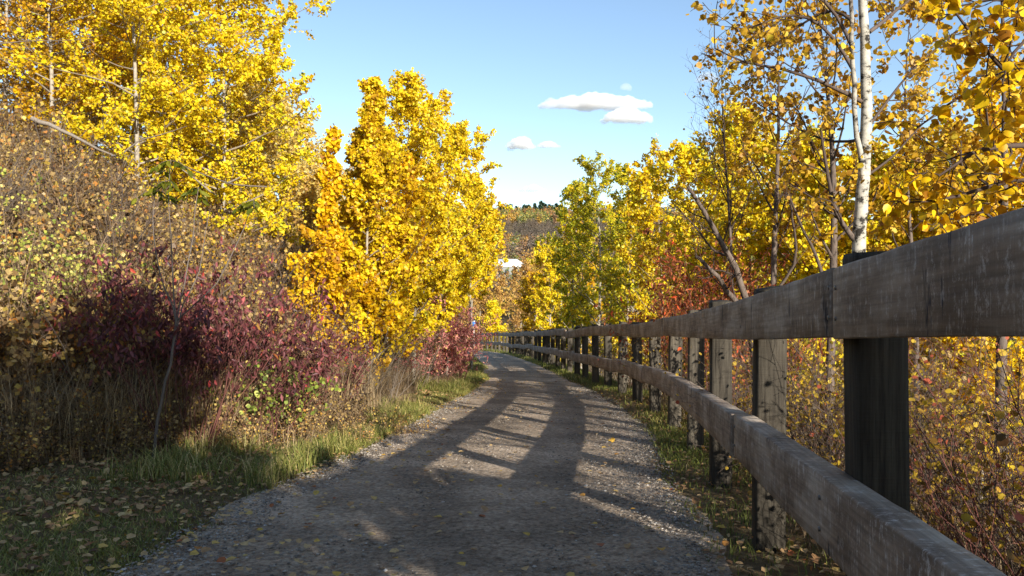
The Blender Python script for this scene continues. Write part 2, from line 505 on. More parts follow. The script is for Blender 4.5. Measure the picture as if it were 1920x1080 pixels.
def sprout(rng, P, R, per, f0, f1, length, spread, up, K, rr=0.55, rmin=0.0015, wob=0.12, tipr=0.35, lenfall=0.5):
    """grow 'per' children from every polyline of P. length is a scalar (m), or callable(frac)->m"""
    n, Kp, _ = P.shape
    f = f0 + (f1 - f0) * (np.arange(per)[None, :] + rng.random((n, per))) / per
    f = np.clip(f, 0, 0.995)
    x = f * (Kp - 1); i = x.astype(int); w = (x - i)[..., None]
    idx = np.arange(n)[:, None]
    O = P[idx, i] * (1 - w) + P[idx, i + 1] * w
    T = nrm(P[idx, i + 1] - P[idx, i])
    r0 = (R[idx, i] * (1 - w[..., 0]) + R[idx, i + 1] * w[..., 0]) * rr
    rnd = nrm(rng.normal(size=(n, per, 3)))
    side = nrm(np.cross(T, rnd))
    D = nrm(T * (1 - spread) + side * spread + np.array([0, 0, up]))
    if callable(length):
        Ln = length(f)
    else:
        Ln = length * (1 - lenfall * (f - f0) / max(1e-6, f1 - f0))
    Ln = Ln * rng.uniform(0.6, 1.2, size=f.shape)
    O = O.reshape(-1, 3); D = D.reshape(-1, 3); Ln = Ln.reshape(-1); r0 = np.maximum(r0.reshape(-1), rmin * 1.5)
    return grow(rng, O, D, Ln, r0, K, up * 0.5, wob, tipr, rmin)

def grow(rng, O, D, Ln, r0, K, up=0.1, wob=0.12, tipr=0.35, rmin=0.0012):
    n = len(O)
    P = np.empty((n, K, 3)); P[:, 0] = O
    d = D.copy(); st = (Ln / (K - 1))[:, None]
    for k in range(1, K):
        P[:, k] = P[:, k - 1] + d * st
        d = nrm(d + rng.normal(size=(n, 3)) * wob + np.array([0, 0, up * 0.5]))
    fr = np.linspace(0, 1, K)[None]
    R = np.maximum(r0[:, None] * (1 - (1 - tipr) * fr), rmin)
    return P, R

# leaf outlines: (along, across, lift) in units of leaf length; faces
LEAF = {
    'quad': (np.array([[0, 0, 0], [0.5, 0.48, 0.05], [1, 0, 0], [0.5, -0.48, 0.05]]), [[0, 1, 2, 3]]),
    'round': (np.array([[0, 0, 0], [0.22, 0.42, .05], [0.62, 0.44, .06], [1.0, 0.0, 0], [0.62, -0.44, .06], [0.22, -0.42, .05]]), [[0, 1, 2, 3], [0, 3, 4, 5]]),
    'disc': (np.array([[0, 0, 0], [0.04, 0.3, .05], [0.3, 0.5, .15], [0.65, 0.42, .10], [0.9, 0.16, -.03], [1.02, 0.0, -.09],
                       [0.9, -0.16, -.04], [0.65, -0.42, .06], [0.3, -0.5, .13], [0.04, -0.3, .05]]), [[0, 1, 2, 3, 4, 5], [0, 5, 6, 7, 8, 9]]),
    'lance': (np.array([[0, 0, 0], [0.35, 0.19, .05], [0.7, 0.15, .0], [1, 0, -.12], [0.7, -0.15, .0], [0.35, -0.19, .05]]), [[0, 1, 2, 3], [0, 3, 4, 5]]),
    'blade': (np.array([[0, -0.02, 0], [0, 0.02, 0], [0.55, 0.016, 0.05], [0.55, -0.016, 0.05]]), [[0, 1, 2, 3]]),
    'curl': (np.array([[0, 0, 0], [0.2, 0.38, .16], [0.65, 0.40, .2], [1.0, 0.02, 0.05], [0.7, -0.36, .1], [0.2, -0.40, .2]]), [[0, 1, 2, 3], [0, 3, 4, 5]]),
}

def leaves(mb, rng, P, size, kind='quad', droop=0.0, flat=0.0, tint=0.5, tvar=0.25, svar=0.42, axis=None, nout=None):
    """one leaf at every point of P; droop pulls the leaf axis down, flat turns its face up"""
    P = np.asarray(P); n = len(P)
    if n == 0: return
    tmpl, faces = LEAF[kind]
    a = rng.normal(size=(n, 3))
    if axis is not None: a = a * 0.7 + axis
    a = nrm(a) + np.array([0, 0, -droop])
    if flat > 0: a[:, 2] *= (1 - flat)
    a = nrm(a)
    nn = rng.normal(size=(n, 3)) * (1 - flat * 0.85) + np.array([0, 0, 1]) * flat * 2
    if nout is not None: nn = nn * .45 + nout
    b = nrm(np.cross(nn, a)); w = np.cross(a, b)
    s = (size * rng.uniform(1 - svar, 1 + svar, n))[:, None, None]
    V = P[:, None, :] + s * (tmpl[None, :, 0:1] * a[:, None, :] + tmpl[None, :, 1:2] * b[:, None, :] + tmpl[None, :, 2:3] * w[:, None, :])
    m = len(tmpl)
    t = np.clip(np.asarray(tint) + rng.normal(size=n) * tvar, 0, 1)
    for sz in set(len(f) for f in faces):
        pass
    Fc = np.array(faces)
    Fa = (np.arange(n)[:, None, None] * m + Fc[None]).reshape(-1, Fc.shape[1])
    mb.add(V.reshape(-1, 3), Fa, np.repeat(t, len(faces)))

def leaf_points(rng, P, per, f0=0.1, jitter=0.03):
    n, K, _ = P.shape
    f = f0 + (1 - f0) * rng.random((n, per)); f = np.clip(f, 0, 0.999)
    x = f * (K - 1); i = x.astype(int); w = (x - i)[..., None]
    idx = np.arange(n)[:, None]
    O = P[idx, i] * (1 - w) + P[idx, i + 1] * w
    O = O + rng.normal(size=O.shape) * jitter
    return O.reshape(-1, 3)

# ------------------------------------------------------------------ terrain
FX = np.array([[-25, -2.2], [-12, -0.7], [-2, 0.50], [0, 0.72], [1.55, 0.905], [2.6, 1.045], [4.5, 1.29], [6.4, 1.52], [8.7, 1.80], [11, 1.98], [13.5, 2.06], [17, 2.02],
               [21, 1.86], [27, 1.62], [34, 1.30], [42, 0.80], [50, 0.15], [57, -0.65], [64, -1.9], [72, -4.0], [79, -7.2], [86, -12.5], [93, -21]], float)
LX = np.array([[-25, -5.2], [-12, -3.5], [0, -2.3], [4.2, -1.93], [7.2, -1.73], [10.6, -1.45], [15.6, -1.0], [20, -0.80], [24, -0.78], [30, -1.0], [42.8, -1.85], [57, -3.9], [72, -7.4], [80, -11.5], [93, -26]], float)
def smooth_interp(y, tab):
    yy = np.asarray(y, float)
    s = 0
    for d, w in ((-0.8, .25), (0, .5), (0.8, .25)):
        s = s + w * np.interp(yy + d, tab[:, 0], tab[:, 1])
    return s
def XF(y): return smooth_interp(y, FX)
def XL(y): return smooth_interp(y, LX)
BASE = np.array([[-60, 2.4], [75, -5.7], [85, -6.9], [110, -10], [160, -11], [240, -4], [400, 18], [600, 46], [850, 75], [960, 78], [1500, 80], [6000, 60]], float)
def basez(y): return np.interp(y, BASE[:, 0], BASE[:, 1])

_rng0 = np.random.default_rng(5)
_W = [(_rng0.normal(size=2) * f, _rng0.random() * 6.28, a) for f, a in ((0.35, 1), (0.8, .6), (1.7, .35), (3.3, .2), (7, .1), (13, .06)) for _ in range(3)]
def wob(x, y, f=1.0):
    s = 0
    for k, ph, a in _W:
        s = s + a * np.sin(f * (k[0] * x + k[1] * y) + ph)
    return s / 3.0

FOOT = np.array([[-30, 4.5], [3, 4.4], [6, 3.8], [8, 2.4], [9.2, 1.7], [10.6, 1.15], [15, 0.9], [25, 0.9], [60, 1.5], [100, 3]], float)
def gz(x, y):
    x = np.asarray(x, float); y = np.asarray(y, float)
    z = basez(y)
    near = np.clip((95 - y) / 15, 0, 1)
    d = XL(y) - x                       # left of the path
    e = x - XF(y)                       # right of the fence
    w = wob(x, y)
    edge = np.minimum(d, -0.28 - e)     # >0 left verge ...
    # path trough
    dl = np.clip((d + 0.05 + 0.16 * wob(x, y, 2.0)) / 0.25, 0, 1)
    dr = np.clip((e + 0.30 + 0.10 * wob(x, y, 2.0)) / 0.2, 0, 1)
    out = np.maximum(dl, dr)
    z = z + near * (-0.05 + out * (0.08 + 0.03 * w))
    # the hillside on the left
    foot = np.interp(y, FOOT[:, 0], FOOT[:, 1])
    dd = np.maximum(0, d - foot)
    rise = 0.86 * (dd - 0.5 * (1 - np.exp(-dd / 0.5)))
    rise = 11 * (1 - np.exp(-rise / 11)) * (1 + 0.04 * w) + np.clip(dd, 0, 1) * 0.12 * w
    hf = np.clip((80 - y) / 42, 0, 1) ** 1.0
    z = z + rise * hf
    # the bank falls away behind the fence
    ee = np.maximum(0, e - 0.7)
    drop = 7 * (1 - np.exp(-0.42 * ee / 7)) * (1 + 0.05 * w)
    z = z - drop * np.clip((170 - y) / 80, 0, 1)
    return z

def gridmesh(name, xs, ys, zf, mat, tintf=None):
    X, Y = np.meshgrid(xs, ys)
    Z = zf(X, Y)
    V = np.stack([X, Y, Z], -1).reshape(-1, 3)
    nx, ny = len(xs), len(ys)
    i, j = np.meshgrid(np.arange(nx - 1), np.arange(ny - 1))
    a = (j * nx + i).ravel()
    Fq = np.stack([a, a + 1, a + nx + 1, a + nx], -1)
    t = 0.5
    if tintf is not None:
        t = tintf(X, Y)[:-1, :-1].ravel()
    mb = MB().add(V, Fq, t)
    return mb

xs = np.concatenate([[-3000, -1500, -700, -350, -180, -100, -60, -40], np.arange(-30, -8, 0.6), np.arange(-8, 4.5, 0.11), np.arange(4.5, 14, 0.5), [16, 19, 23, 30, 40, 60, 90, 150, 300, 600, 1300, 3000]])
ys = np.concatenate([[-60, -40, -30, -24, -18, -14, -10, -7, -5, -3, -2, -1], np.arange(0, 26, 0.16), np.arange(26, 90, 0.8), [92, 96, 101, 107, 115, 125, 140, 160, 185, 215, 250, 300, 350, 400, 470, 540, 600, 700, 800, 900, 1000, 1200, 1500, 2200, 3500, 6000]])
ter = gridmesh('ground', xs, ys, gz, M['ground']).build('ground', M['ground'], smooth=True)
tag(ter, kind='structure')

# the path: a grid that follows both edges, sunk under the verge at its rims
def build_path():
    ny = 520; nxp = 56
    yy = np.concatenate([np.arange(-20, 0, 0.5), 0 + np.linspace(0, 1, ny) ** 1.6 * 92])
    u = np.linspace(0, 1, nxp)
    L = XL(yy) - 0.35; Rr = XF(yy) + 0.05
    X = L[:, None] * (1 - u) + Rr[:, None] * u
    Y = np.repeat(yy[:, None], nxp, 1)
    U = (X - XL(yy)[:, None]) / (XF(yy) - 0.28 - XL(yy))[:, None]
    Uj = U + 0.025 * wob(X * .4, Y * .4, 2)
    rut = np.exp(-((Uj - 0.38) / 0.11) ** 2) + 0.8 * np.exp(-((Uj - 0.77) / 0.10) ** 2)
    Z = basez(Y) + 0.012 * wob(X, Y, 3) - 0.018 * rut + 0.006 * wob(X, Y, 9) + 0.03 * np.sin(np.clip(U, 0, 1) * pi) - 0.01
    V = np.stack([X, Y, Z], -1).reshape(-1, 3)
    nyy = len(yy)
    i, j = np.meshgrid(np.arange(nxp - 1), np.arange(nyy - 1))
    a = (j * nxp + i).ravel()
    Fq = np.stack([a, a + 1, a + nxp + 1, a + nxp], -1)
    edge = np.clip(np.maximum(0.16 - U, U - 0.86) / 0.14, 0, 1)
    t = np.clip(0.42 - 0.30 * rut + 0.40 * edge + 0.16 * wob(X, Y, 2) + 0.1 * wob(X, Y, 5), 0, 1)[:-1, :-1].ravel()
    o = MB().add(V, Fq, t).build('gravel_path', M['gravel'], smooth=True)
    tag(o, kind='structure')
build_path()

# ------------------------------------------------------------------ the fence
def build_fence():
    root = thing('wooden_guard_fence', 'long weathered timber rail fence with two thick rails curving along the gravel path', 'fence', (float(XF(2.6)), 2.6, float(basez(2.6))))
    rl = np.array(root.location)
    yy = np.linspace(-3.5, 92, 1600)
    xx = XF(yy)
    s = np.concatenate([[0], np.cumsum(np.hypot(np.diff(xx), np.diff(yy)))])
    s0 = np.interp(2.6, yy, s)
    def at(q):
        y = np.interp(q, s, yy); x = np.interp(q, s, xx)
        y2 = np.interp(q + 0.3, s, yy); x2 = np.interp(q + 0.3, s, xx)
        y1 = np.interp(q - 0.3, s, yy); x1 = np.interp(q - 0.3, s, xx)
        t = np.array([x2 - x1, y2 - y1]); t = t / np.linalg.norm(t)
        return x, y, t
    rng = np.random.default_rng(11)
    smax = s[-1] - 0.5
    posts = []
    q = s0 - 1.9 * 3
    while q < smax:
        posts.append(q); q += 1.9
    T = 0.06; W = 0.158
    for k, q in enumerate(posts):
        x, y, t = at(q)
        nx_, ny_ = t[1], -t[0]               # pointing away from the path
        cx = x + nx_ * (T + W / 2 + 0.004); cy = y + ny_ * (T + W / 2 + 0.004)
        zb = float(basez(y)) - 0.35; zt = float(basez(y)) + 1.415 + (0.085 if abs(q - s0) < .1 else 0.05) + rng.uniform(-0.03, 0.025)
        mb = MB()
        # octagonal-edged square section, slightly tapering, with a weathered sloping top
        b = 0.012 + rng.uniform(0, 0.006)
        h = W / 2
        sec = np.array([[-h + b, -h], [h - b, -h], [h, -h + b], [h, h - b], [h - b, h], [-h + b, h], [-h, h - b], [-h, -h + b]])
        zs = np.array([zb, zb + .5, zb + 1.0, zt - 0.3, zt - 0.02, zt])
        sc = np.array([1.03, 1.01, 1.0, 1.0, 0.995, 0.95])
        tilt = rng.normal(size=2) * 0.006
        slope = rng.normal(size=2) * 0.1
        V = []
        for i_, (z, c) in enumerate(zip(zs, sc)):
            for p in sec:
                lx, ly = p * c + tilt * (z - zb) + rng.normal(size=2) * 0.0015
                wz = z + ((p[0] * slope[0] + p[1] * slope[1]) if i_ >= 4 else 0)
                V.append([lx, ly, wz - zb])
        V = np.array(V)
        Fq = [[i * 8 + j, i * 8 + (j + 1) % 8, (i + 1) * 8 + (j + 1) % 8, (i + 1) * 8 + j] for i in range(5) for j in range(8)]
        mb.add(V, Fq)
        mb.loops.append(np.arange(40, 48)); mb.sizes.append(np.array([8], np.int32)); mb.tint.append(np.array([.5], np.float32))
        o = mb.build('post', M['post'], root)
        o.location = (cx - rl[0], cy - rl[1], zb - rl[2])
        o.rotation_euler = (0, 0, math.atan2(-t[0], t[1]))
    bm = MB(); tubes(bm, np.array([[[0, 0, 0], [.005, 0, 0], [.006, 0, 0]]]), np.array([[.008, .008, .001]]), 6)
    bolt_me = bm.mesh('bolt', M['steel'])
    # rails, planks of two spans each
    for (z0, z1, th, nm, phase) in ((1.19, 1.415, 0.055, 'top_rail', 0), (0.500, 0.735, 0.10, 'lower_rail', 1)):
        k = -1 - phase
        starts = list(range(1 if phase == 0 else 0, len(posts) - 1, 2))
        if starts[0] > 0: starts = [0] + starts
        for a_i in range(len(starts)):
            i0 = starts[a_i]
            i1 = starts[a_i + 1] if a_i + 1 < len(starts) else len(posts) - 1
            qa, qb = posts[i0] + 0.004, posts[i1] - 0.004
            n = 26
            dz0, dz1 = rng.normal(0, 0.011, 2); off = 0.0 + rng.uniform(0, 0.012)
            far = qa > s0 + 17
            if far: dz0, dz1 = rng.normal(0, 0.025, 2)
            sag = rng.normal(0, 0.010)
            V = []; UV = []
            # cross-section in (outward towards path, height)
            H = z1 - z0; b = 0.004
            if nm == 'lower_rail':
                sec = [(0, b), (b, 0), (th - b, 0), (th, b), (th, H * .33), (th, H * .66), (th, H - b), (th - b, H), (b, H), (0, H - b)]
            else:
                sec = [(0, b), (b, 0), (th - b, 0), (th, b), (th, H * .35), (th, H * .7), (th, H - b), (th - b, H), (b, H), (0, H - b)]
            ns = len(sec)
            vv = np.cumsum([0] + [math.hypot(sec[(j + 1) % ns][0] - sec[j][0], sec[(j + 1) % ns][1] - sec[j][1]) for j in range(ns - 1)])
            uo = rng.uniform(0, 50); vo = rng.uniform(0, 20)
            wv = 0.0
            for i in range(n):
                f = i / (n - 1); q = qa + (qb - qa) * f
                x, y, t = at(q)
                nx_, ny_ = -t[1], t[0]        # towards the path
                zb = float(basez(y)) + z0 + dz0 * (1 - f) + dz1 * f + sag * sin(pi * f)
                wv = wv * 0.7 + rng.normal(0, 0.0014)
                for j, (u_, v_) in enumerate(sec):
                    # post front is at th_max from the line: rail back sits at T
                    outw = -T + u_ + off * (1 if u_ > 0.01 else 0) + wv * (u_ > .01)
                    ragged = rng.normal(0, 0.0016) if j in (3, 6, 7, 8, 2) else 0
                    V.append([x + nx_ * outw - rl[0], y + ny_ * outw - rl[1], zb + v_ + ragged - rl[2]])
                    UV.append([q + uo, vv[j] + vo])
            Fq = [[i * ns + j, i * ns + (j + 1) % ns, (i + 1) * ns + (j + 1) % ns, (i + 1) * ns + j] for i in range(n - 1) for j in range(ns)]
            mb = MB().add(V, Fq, 0.5, UV)
            mb.loops.append(np.arange(ns)[::-1]); mb.sizes.append(np.array([ns], np.int32)); mb.tint.append(np.array([.5], np.float32))
            mb.loops.append(np.arange((n - 1) * ns, n * ns)); mb.sizes.append(np.array([ns], np.int32)); mb.tint.append(np.array([.5], np.float32))
            ro = mb.build(nm, M['rail'], root)
            # bolt heads where the plank meets its posts
            if qa < s0 + 6:
                for pi_ in range(i0, i1 + 1):
                    q = posts[pi_] + (0.04 if pi_ == i0 else (-0.04 if pi_ == i1 else 0))
                    x, y, t = at(q)
                    f = (q - qa) / (qb - qa)
                    for hz in (0.28, 0.72):
                        zc = float(basez(y)) + z0 + dz0 * (1 - f) + dz1 * f + H * hz
                        bo = bpy.data.objects.new('bolt', bolt_me); COL.objects.link(bo); bo.parent = ro
                        bo.location = (x - t[1] * (-T + th + off - .002) - rl[0], y + t[0] * (-T + th + off - .002) - rl[1], zc - rl[2])
                        bo.rotation_euler = (0, 0, math.atan2(t[0], -t[1]))
build_fence()

# ------------------------------------------------------------------ plants
def aspen(name, label, x, y, H, r, mat, bark='aspenbark', seed=1, nleaf=22000, lsize=0.06, kind='round', tr=0.045, low=0.22, limbs=42, subs=6, twigs=3,
          lean=(0, 0), group=None, cat='tree', shape='oval', tint=0.5, tvar=0.22, up=0.35, stems=1, base_z=None, droop=0.35, spread=0.75, jit=0.028, smoothtrunk=True, bare=0.0):
    rng = np.random.default_rng(seed)
    z = float(gz(x, y)) - 0.05 if base_z is None else base_z
    root = thing(name, label, cat, (x, y, z), group)
    tb = MB(); bb = MB(); lb = MB()
    P0 = []; R0 = []
    K = 12
    for sidx in range(stems):
        f = np.linspace(0, 1, K)
        w1, w2 = rng.uniform(0, 6.28, 2)
        sp = 0 if stems == 1 else 0.22 * r
        hx = lean[0] * f ** 1.3 * H + 0.02 * H * np.sin(f * 5 + w1) * f + (rng.uniform(-1, 1) * sp * (0.3 + f) if stems > 1 else 0)
        hy = lean[1] * f ** 1.3 * H + 0.02 * H * np.sin(f * 5 + w2) * f + (rng.uniform(-1, 1) * sp * (0.3 + f) if stems > 1 else 0)
        hh = H * (1 if sidx == 0 else rng.uniform(.7, .95))
        P0.append(np.stack([hx, hy, f * hh], -1)); R0.append(np.maximum(tr * (1 - 0.93 * f ** 1.1), 0.004) * (1 if sidx == 0 else .7))
    P0 = np.array(P0); R0 = np.array(R0)
    tubes(tb, P0, R0, 9)
    def prof(f):
        g = np.clip((f - low) / (1 - low), 0, 1)
        if shape == 'oval': e = np.sqrt(np.maximum(0, 1 - (2 * g ** 0.85 - 0.9) ** 2 / 1.3)) 
        elif shape == 'spire': e = (1 - g) ** 0.9 * 1.05 + 0.04
        elif shape == 'vase': e = 0.35 + 0.75 * g ** .8
        else: e = 0.9 - 0.35 * g
        return r * 1.05 * np.maximum(e, 0.07)
    P1, R1 = sprout(rng, P0, R0, limbs // stems, low, 0.985, prof, spread, up, 6, 0.5, 0.003, 0.13)
    tubes(bb, P1, R1, 5)
    l1 = np.linalg.norm(P1[:, -1] - P1[:, 0], axis=-1)[:, None]
    P2, R2 = sprout(rng, P1, R1, subs, 0.15, 1.0, lambda f: (0.10 * r + 0.30 * l1) * (1.15 - .5 * f), 0.6, 0.18, 4, 0.6, 0.002, 0.16)
    l2 = np.linalg.norm(P2[:, -1] - P2[:, 0], axis=-1)[:, None]
    tubes(bb, P2, R2, 3)
    P3, R3 = sprout(rng, P2, R2, twigs, 0.1, 1.0, lambda f: (0.45 * l2 + 0.03) * (1.2 - .5 * f), 0.65, 0.1, 3, 0.6, 0.0012, 0.2)
    tubes(bb, P3, R3, 3)
    # leading shoots carry leaves too
    n2, n3 = len(P2), len(P3)
    per3 = max(1, int(nleaf * 0.75 / n3)); per2 = max(1, int(nleaf * 0.25 / n2))
    keep3 = rng.random(n3) > bare
    c3 = tint + rng.normal(size=n3) * 0.13 + np.repeat(rng.normal(size=n2) * .10, n3 // n2) - .03
    L3 = leaf_points(rng, P3[keep3], per3, 0.0, jit)
    leaves(lb, rng, L3, lsize, kind, droop, 0.15, np.repeat(c3[keep3], per3), tvar)
    L2 = leaf_points(rng, P2, per2, 0.1, jit)
    leaves(lb, rng, L2, lsize, kind, droop, 0.15, tint, tvar)
    if bare < 0.9:
        L1 = leaf_points(rng, P1, 8, 0.6, jit * 1.3)
        leaves(lb, rng, L1, lsize, kind, droop, 0.15, tint, tvar)
    tb.build('trunk', M[bark], root, smooth=True)
    bb.build('branches', M[bark], root)
    lb.build('crown', M[mat], root)
    return root

def shrub_parts(rng, h, spread, nst, kind, lsize, nleaf, sr=0.007, subs=5, twigs=3, droop=0.3, low=0.25, tint=0.5, tvar=0.25, up=0.25, splay=0.45, jit=0.02, flat=0.0, wobb=0.1):
    sb = MB(); lb = MB()
    a = rng.uniform(0, 2 * pi, nst); q = np.sqrt(rng.random(nst))
    O = np.stack([np.cos(a) * q * spread * 0.35, np.sin(a) * q * spread * 0.35, np.full(nst, -0.05)], -1)
    D = np.stack([np.cos(a) * q * splay, np.sin(a) * q * splay, np.ones(nst)], -1) + rng.normal(size=(nst, 3)) * 0.12
    P0, R0 = grow(rng, O, nrm(D), h * rng.uniform(0.65, 1.12, nst), np.full(nst, sr) * rng.uniform(.6, 1.3, nst), 7, -0.02, wobb, 0.25)
    tubes(sb, P0, R0, 5)
    P1, R1 = sprout(rng, P0, R0, subs, low, 1.0, 0.38 * h, 0.5, up, 5, 0.6, 0.0013, 0.16, lenfall=.6)
    tubes(sb, P1, R1, 3)
    P2, R2 = sprout(rng, P1, R1, twigs, 0.15, 1.0, 0.15 * h, 0.6, 0.1, 3, 0.7, 0.001, 0.2)
    tubes(sb, P2, R2, 3)
    if nleaf > 0:
        per = max(1, int(nleaf / (len(P2) + len(P1))))
        frac = min(1.0, nleaf / (len(P2) + len(P1)))
        k2 = rng.random(len(P2)) < frac
        c = tint + rng.normal(size=len(P2)) * 0.1
        leaves(lb, rng, leaf_points(rng, P2[k2], per, 0.2, jit), lsize, kind, droop, flat, np.repeat(c[k2], per), tvar)
        k1 = rng.random(len(P1)) < frac
        leaves(lb, rng, leaf_points(rng, P1[k1], per, 0.3, jit), lsize, kind, droop, flat, tint, tvar)
    return sb, lb

def shrub(name, label, x, y, h, spread, nst, mat, stem, seed, kind='round', lsize=0.04, nleaf=2500, group=None, cat='shrub', base_z=None, **kw):
    rng = np.random.default_rng(seed)
    z = float(gz(x, y)) if base_z is None else base_z
    root = thing(name, label, cat, (x, y, z), group)
    sb, lb = shrub_parts(rng, h, spread, nst, kind, lsize, nleaf, **kw)
    sb.build('stems', M[stem], root)
    if lb.n: lb.build('foliage', M[mat], root)
    return root

# --- left: golden aspens beside the path
aspen('aspen_tree', 'golden aspen with a tall thin spire, nearest of the bright clump left of the path', px(690, 13), 13, 5.35, 1.2, 'yellow', seed=1, nleaf=23000, lsize=0.053, kind='disc', shape='spire', low=0.10, tr=.035, limbs=50, tint=.34)
aspen('aspen_tree', 'slim golden aspen sapling with a narrow pointed top left of the spired aspen', px(620, 12.6), 12.6, 4.35, 0.55, 'gold', seed=2, nleaf=7000, lsize=0.058, kind='disc', shape='spire', low=0.08, tr=.022, limbs=32, tint=.5)
aspen('aspen_tree', 'broad bright yellow aspen standing right behind the spired aspen', px(775, 17.5), 17.5, 6.35, 1.5, 'yellow', seed=3, nleaf=42000, lsize=0.05, kind='round', low=0.12, limbs=60, tint=.5)
aspen('aspen_tree', 'dense rounded yellow aspen above the pink leaved bush', px(838, 21), 21, 6.7, 1.55, 'yellow', seed=4, nleaf=42000, lsize=0.052, low=0.16, limbs=60, tint=.55)
aspen('aspen_tree', 'yellow aspen at the path side whose crown touches the open sky', px(884, 25.5), 25.5, 6.2, 1.2, 'yellow', seed=6, nleaf=20000, lsize=0.062, low=0.36, limbs=50, tint=.55)
aspen('aspen_tree', 'small orange yellow aspen filling the end of the bright left clump', px(885, 31), 31, 5.8, 1.3, 'gold', seed=7, nleaf=13000, lsize=0.075, low=0.42, limbs=44, tint=.5)
aspen('aspen_tree', 'low golden aspen half hidden between the spired aspen and the broad one', px(728, 15), 15, 4.2, 1.2, 'gold', seed=8, nleaf=17000, lsize=0.058, kind='round', low=0.12, limbs=44, tint=.55)
aspen('aspen_tree', 'short golden aspen sapling at the lower left of the bright clump', px(598, 12.3), 12.3, 2.6, 0.6, 'gold', seed=26, nleaf=5000, lsize=0.058, kind='disc', low=0.08, tr=.016, limbs=26, tint=.4)
aspen('aspen_tree', 'short bushy aspen sapling in front of the white stem of the bright clump', px(672, 12.9), 12.9, 2.1, 0.7, 'gold', seed=27, nleaf=5000, lsize=0.055, kind='disc', low=0.08, tr=.016, limbs=26, tint=.5)
# --- left: aspens up the slope
HS = [
 (415, 15, 7.4, 1.7, 'yellow', 24000, .56, 'tall yellow aspen on the slope whose edge meets the blue sky', 10, 0),
 (255, 14.3, 6.8, 1.9, 'yellow', 24000, .5, 'yellow aspen on the slope with a pale trunk showing through its leaves', 11, 0),
 (95, 15, 5.4, 1.8, 'gold', 18000, .35, 'orange gold aspen at the upper left corner of the slope', 12, .1),
 (340, 19, 7.0, 2.0, 'yellow', 22000, .5, 'rear yellow aspen higher on the slope behind the pale trunked one', 13, 0),
 (10, 18.5, 6.0, 2.2, 'ochre', 14000, .6, 'half bare ochre aspen at the far left edge high on the slope', 14, .15),
 (180, 19, 5.2, 2.0, 'gold', 16000, .4, 'deep gold aspen on top of the slope above the brown scrub', 15, 0),
 (475, 19, 4.9, 1.5, 'yellow', 17000, .6, 'yellow aspen on the slope right below the sky line', 16, 0),
 (330, 15.5, 3.0, 1.5, 'yellow', 11000, .6, 'low yellow aspen filling the gap beneath the two tallest slope aspens', 21, 0),
 (430, 17, 3.6, 1.6, 'palegold', 13000, .7, 'low pale yellow aspen right of the gap on the slope', 22, 0),
 (250, 22, 5.0, 2.4, 'ochre', 15000, .6, 'ochre aspen on the crest seen between the slope aspens', 23, 0),
 (100, 23, 5.0, 2.6, 'ochre', 15000, .5, 'brown gold aspen on the crest at the upper left', 24, 0),
]
for X_, T_, H_, r_, m_, n_, ti_, lb_, sd_, ba_ in HS:
    aspen('hillside_aspen', lb_, px(X_, T_), T_, H_, r_, m_, seed=sd_, nleaf=int(n_ * 1.3), lsize=0.049 if T_ < 18 else .06, kind='round', low=0.04, limbs=58, tint=ti_, tr=.05 if H_ > 4 else .025, spread=.85, up=.15, bare=ba_)
aspen('pale_aspen', 'thin pale gold aspen on the slope behind the golden sapling', px(598, 24), 24, 3.9, 0.95, 'palegold', seed=17, nleaf=9500, lsize=0.06, low=0.08, limbs=44, tint=.65, bare=.1)
aspen('pale_aspen', 'pale yellow aspen with purple bare tips at the sky line of the slope', px(545, 21), 21, 3.9, 1.2, 'palegold', seed=18, nleaf=12000, lsize=0.058, low=0.05, limbs=48, tint=.7, bare=.1)
aspen('pale_aspen', 'faded low aspen where the slope meets the golden clump', px(640, 27), 27, 4.3, 1.3, 'palegold', seed=19, nleaf=9000, lsize=0.07, low=0.05, limbs=44, tint=.55, bare=.1)
aspen('pale_aspen', 'pale yellow aspen farther along the slope behind the others', px(500, 28), 28, 4.6, 1.9, 'palegold', seed=20, nleaf=12000, lsize=0.08, low=0.05, limbs=48, tint=.65, bare=.1)
aspen('pale_aspen', 'faded gold aspen low on the slope behind the bare shrub', px(575, 17), 17, 2.6, 1.0, 'palegold', seed=25, nleaf=7000, lsize=0.05, low=0.05, limbs=36, tint=.5, bare=.2)

# --- left: shrubs at the foot of the slope
shrub('dogwood_shrub', 'large maroon leaved shrub left of the path with pale sapling stems rising through it', px(345, 8.3), 8.3, 1.95, .85, 26, 'maroon', 'redstem', 31, 'lance', 0.07, 2300, droop=1.1, low=.42, tint=.45, splay=.34)
shrub('dogwood_shrub', 'dark maroon shrub at the right shoulder of the big maroon one', px(435, 8.9), 8.9, 1.7, 0.75, 20, 'maroon', 'redstem', 32, 'lance', 0.065, 1600, droop=1.1, low=.4, tint=.3, splay=.34)
shrub('dogwood_shrub', 'maroon shrub with a few bright red hanging leaves beside the lime green bush', px(238, 8.7), 8.7, 1.6, 0.7, 16, 'maroon', 'redstem', 33, 'lance', 0.068, 1100, droop=1.1, low=.45, tint=.62, splay=.34)
shrub('dogwood_shrub', 'low maroon shrub spreading towards the golden aspens', px(545, 10), 10, 1.35, 0.8, 20, 'maroon', 'redstem', 34, 'lance', 0.065, 1900, droop=.9, low=.25, tint=.48, splay=.4)
shrub('dogwood_shrub', 'purple maroon shrub at the foot of the golden aspens', px(604, 11), 11, 1.2, 0.7, 18, 'maroon', 'redstem', 35, 'lance', 0.06, 1700, droop=.9, low=.2, tint=.4, splay=.4)
shrub('pink_shrub', 'upright pink red leaved bush beside the bend of the path', px(818, 19), 19, 2.0, 1.0, 40, 'pink', 'redstem', 36, 'lance', 0.07, 6500, droop=.5, low=.1, tint=.55, splay=.42)
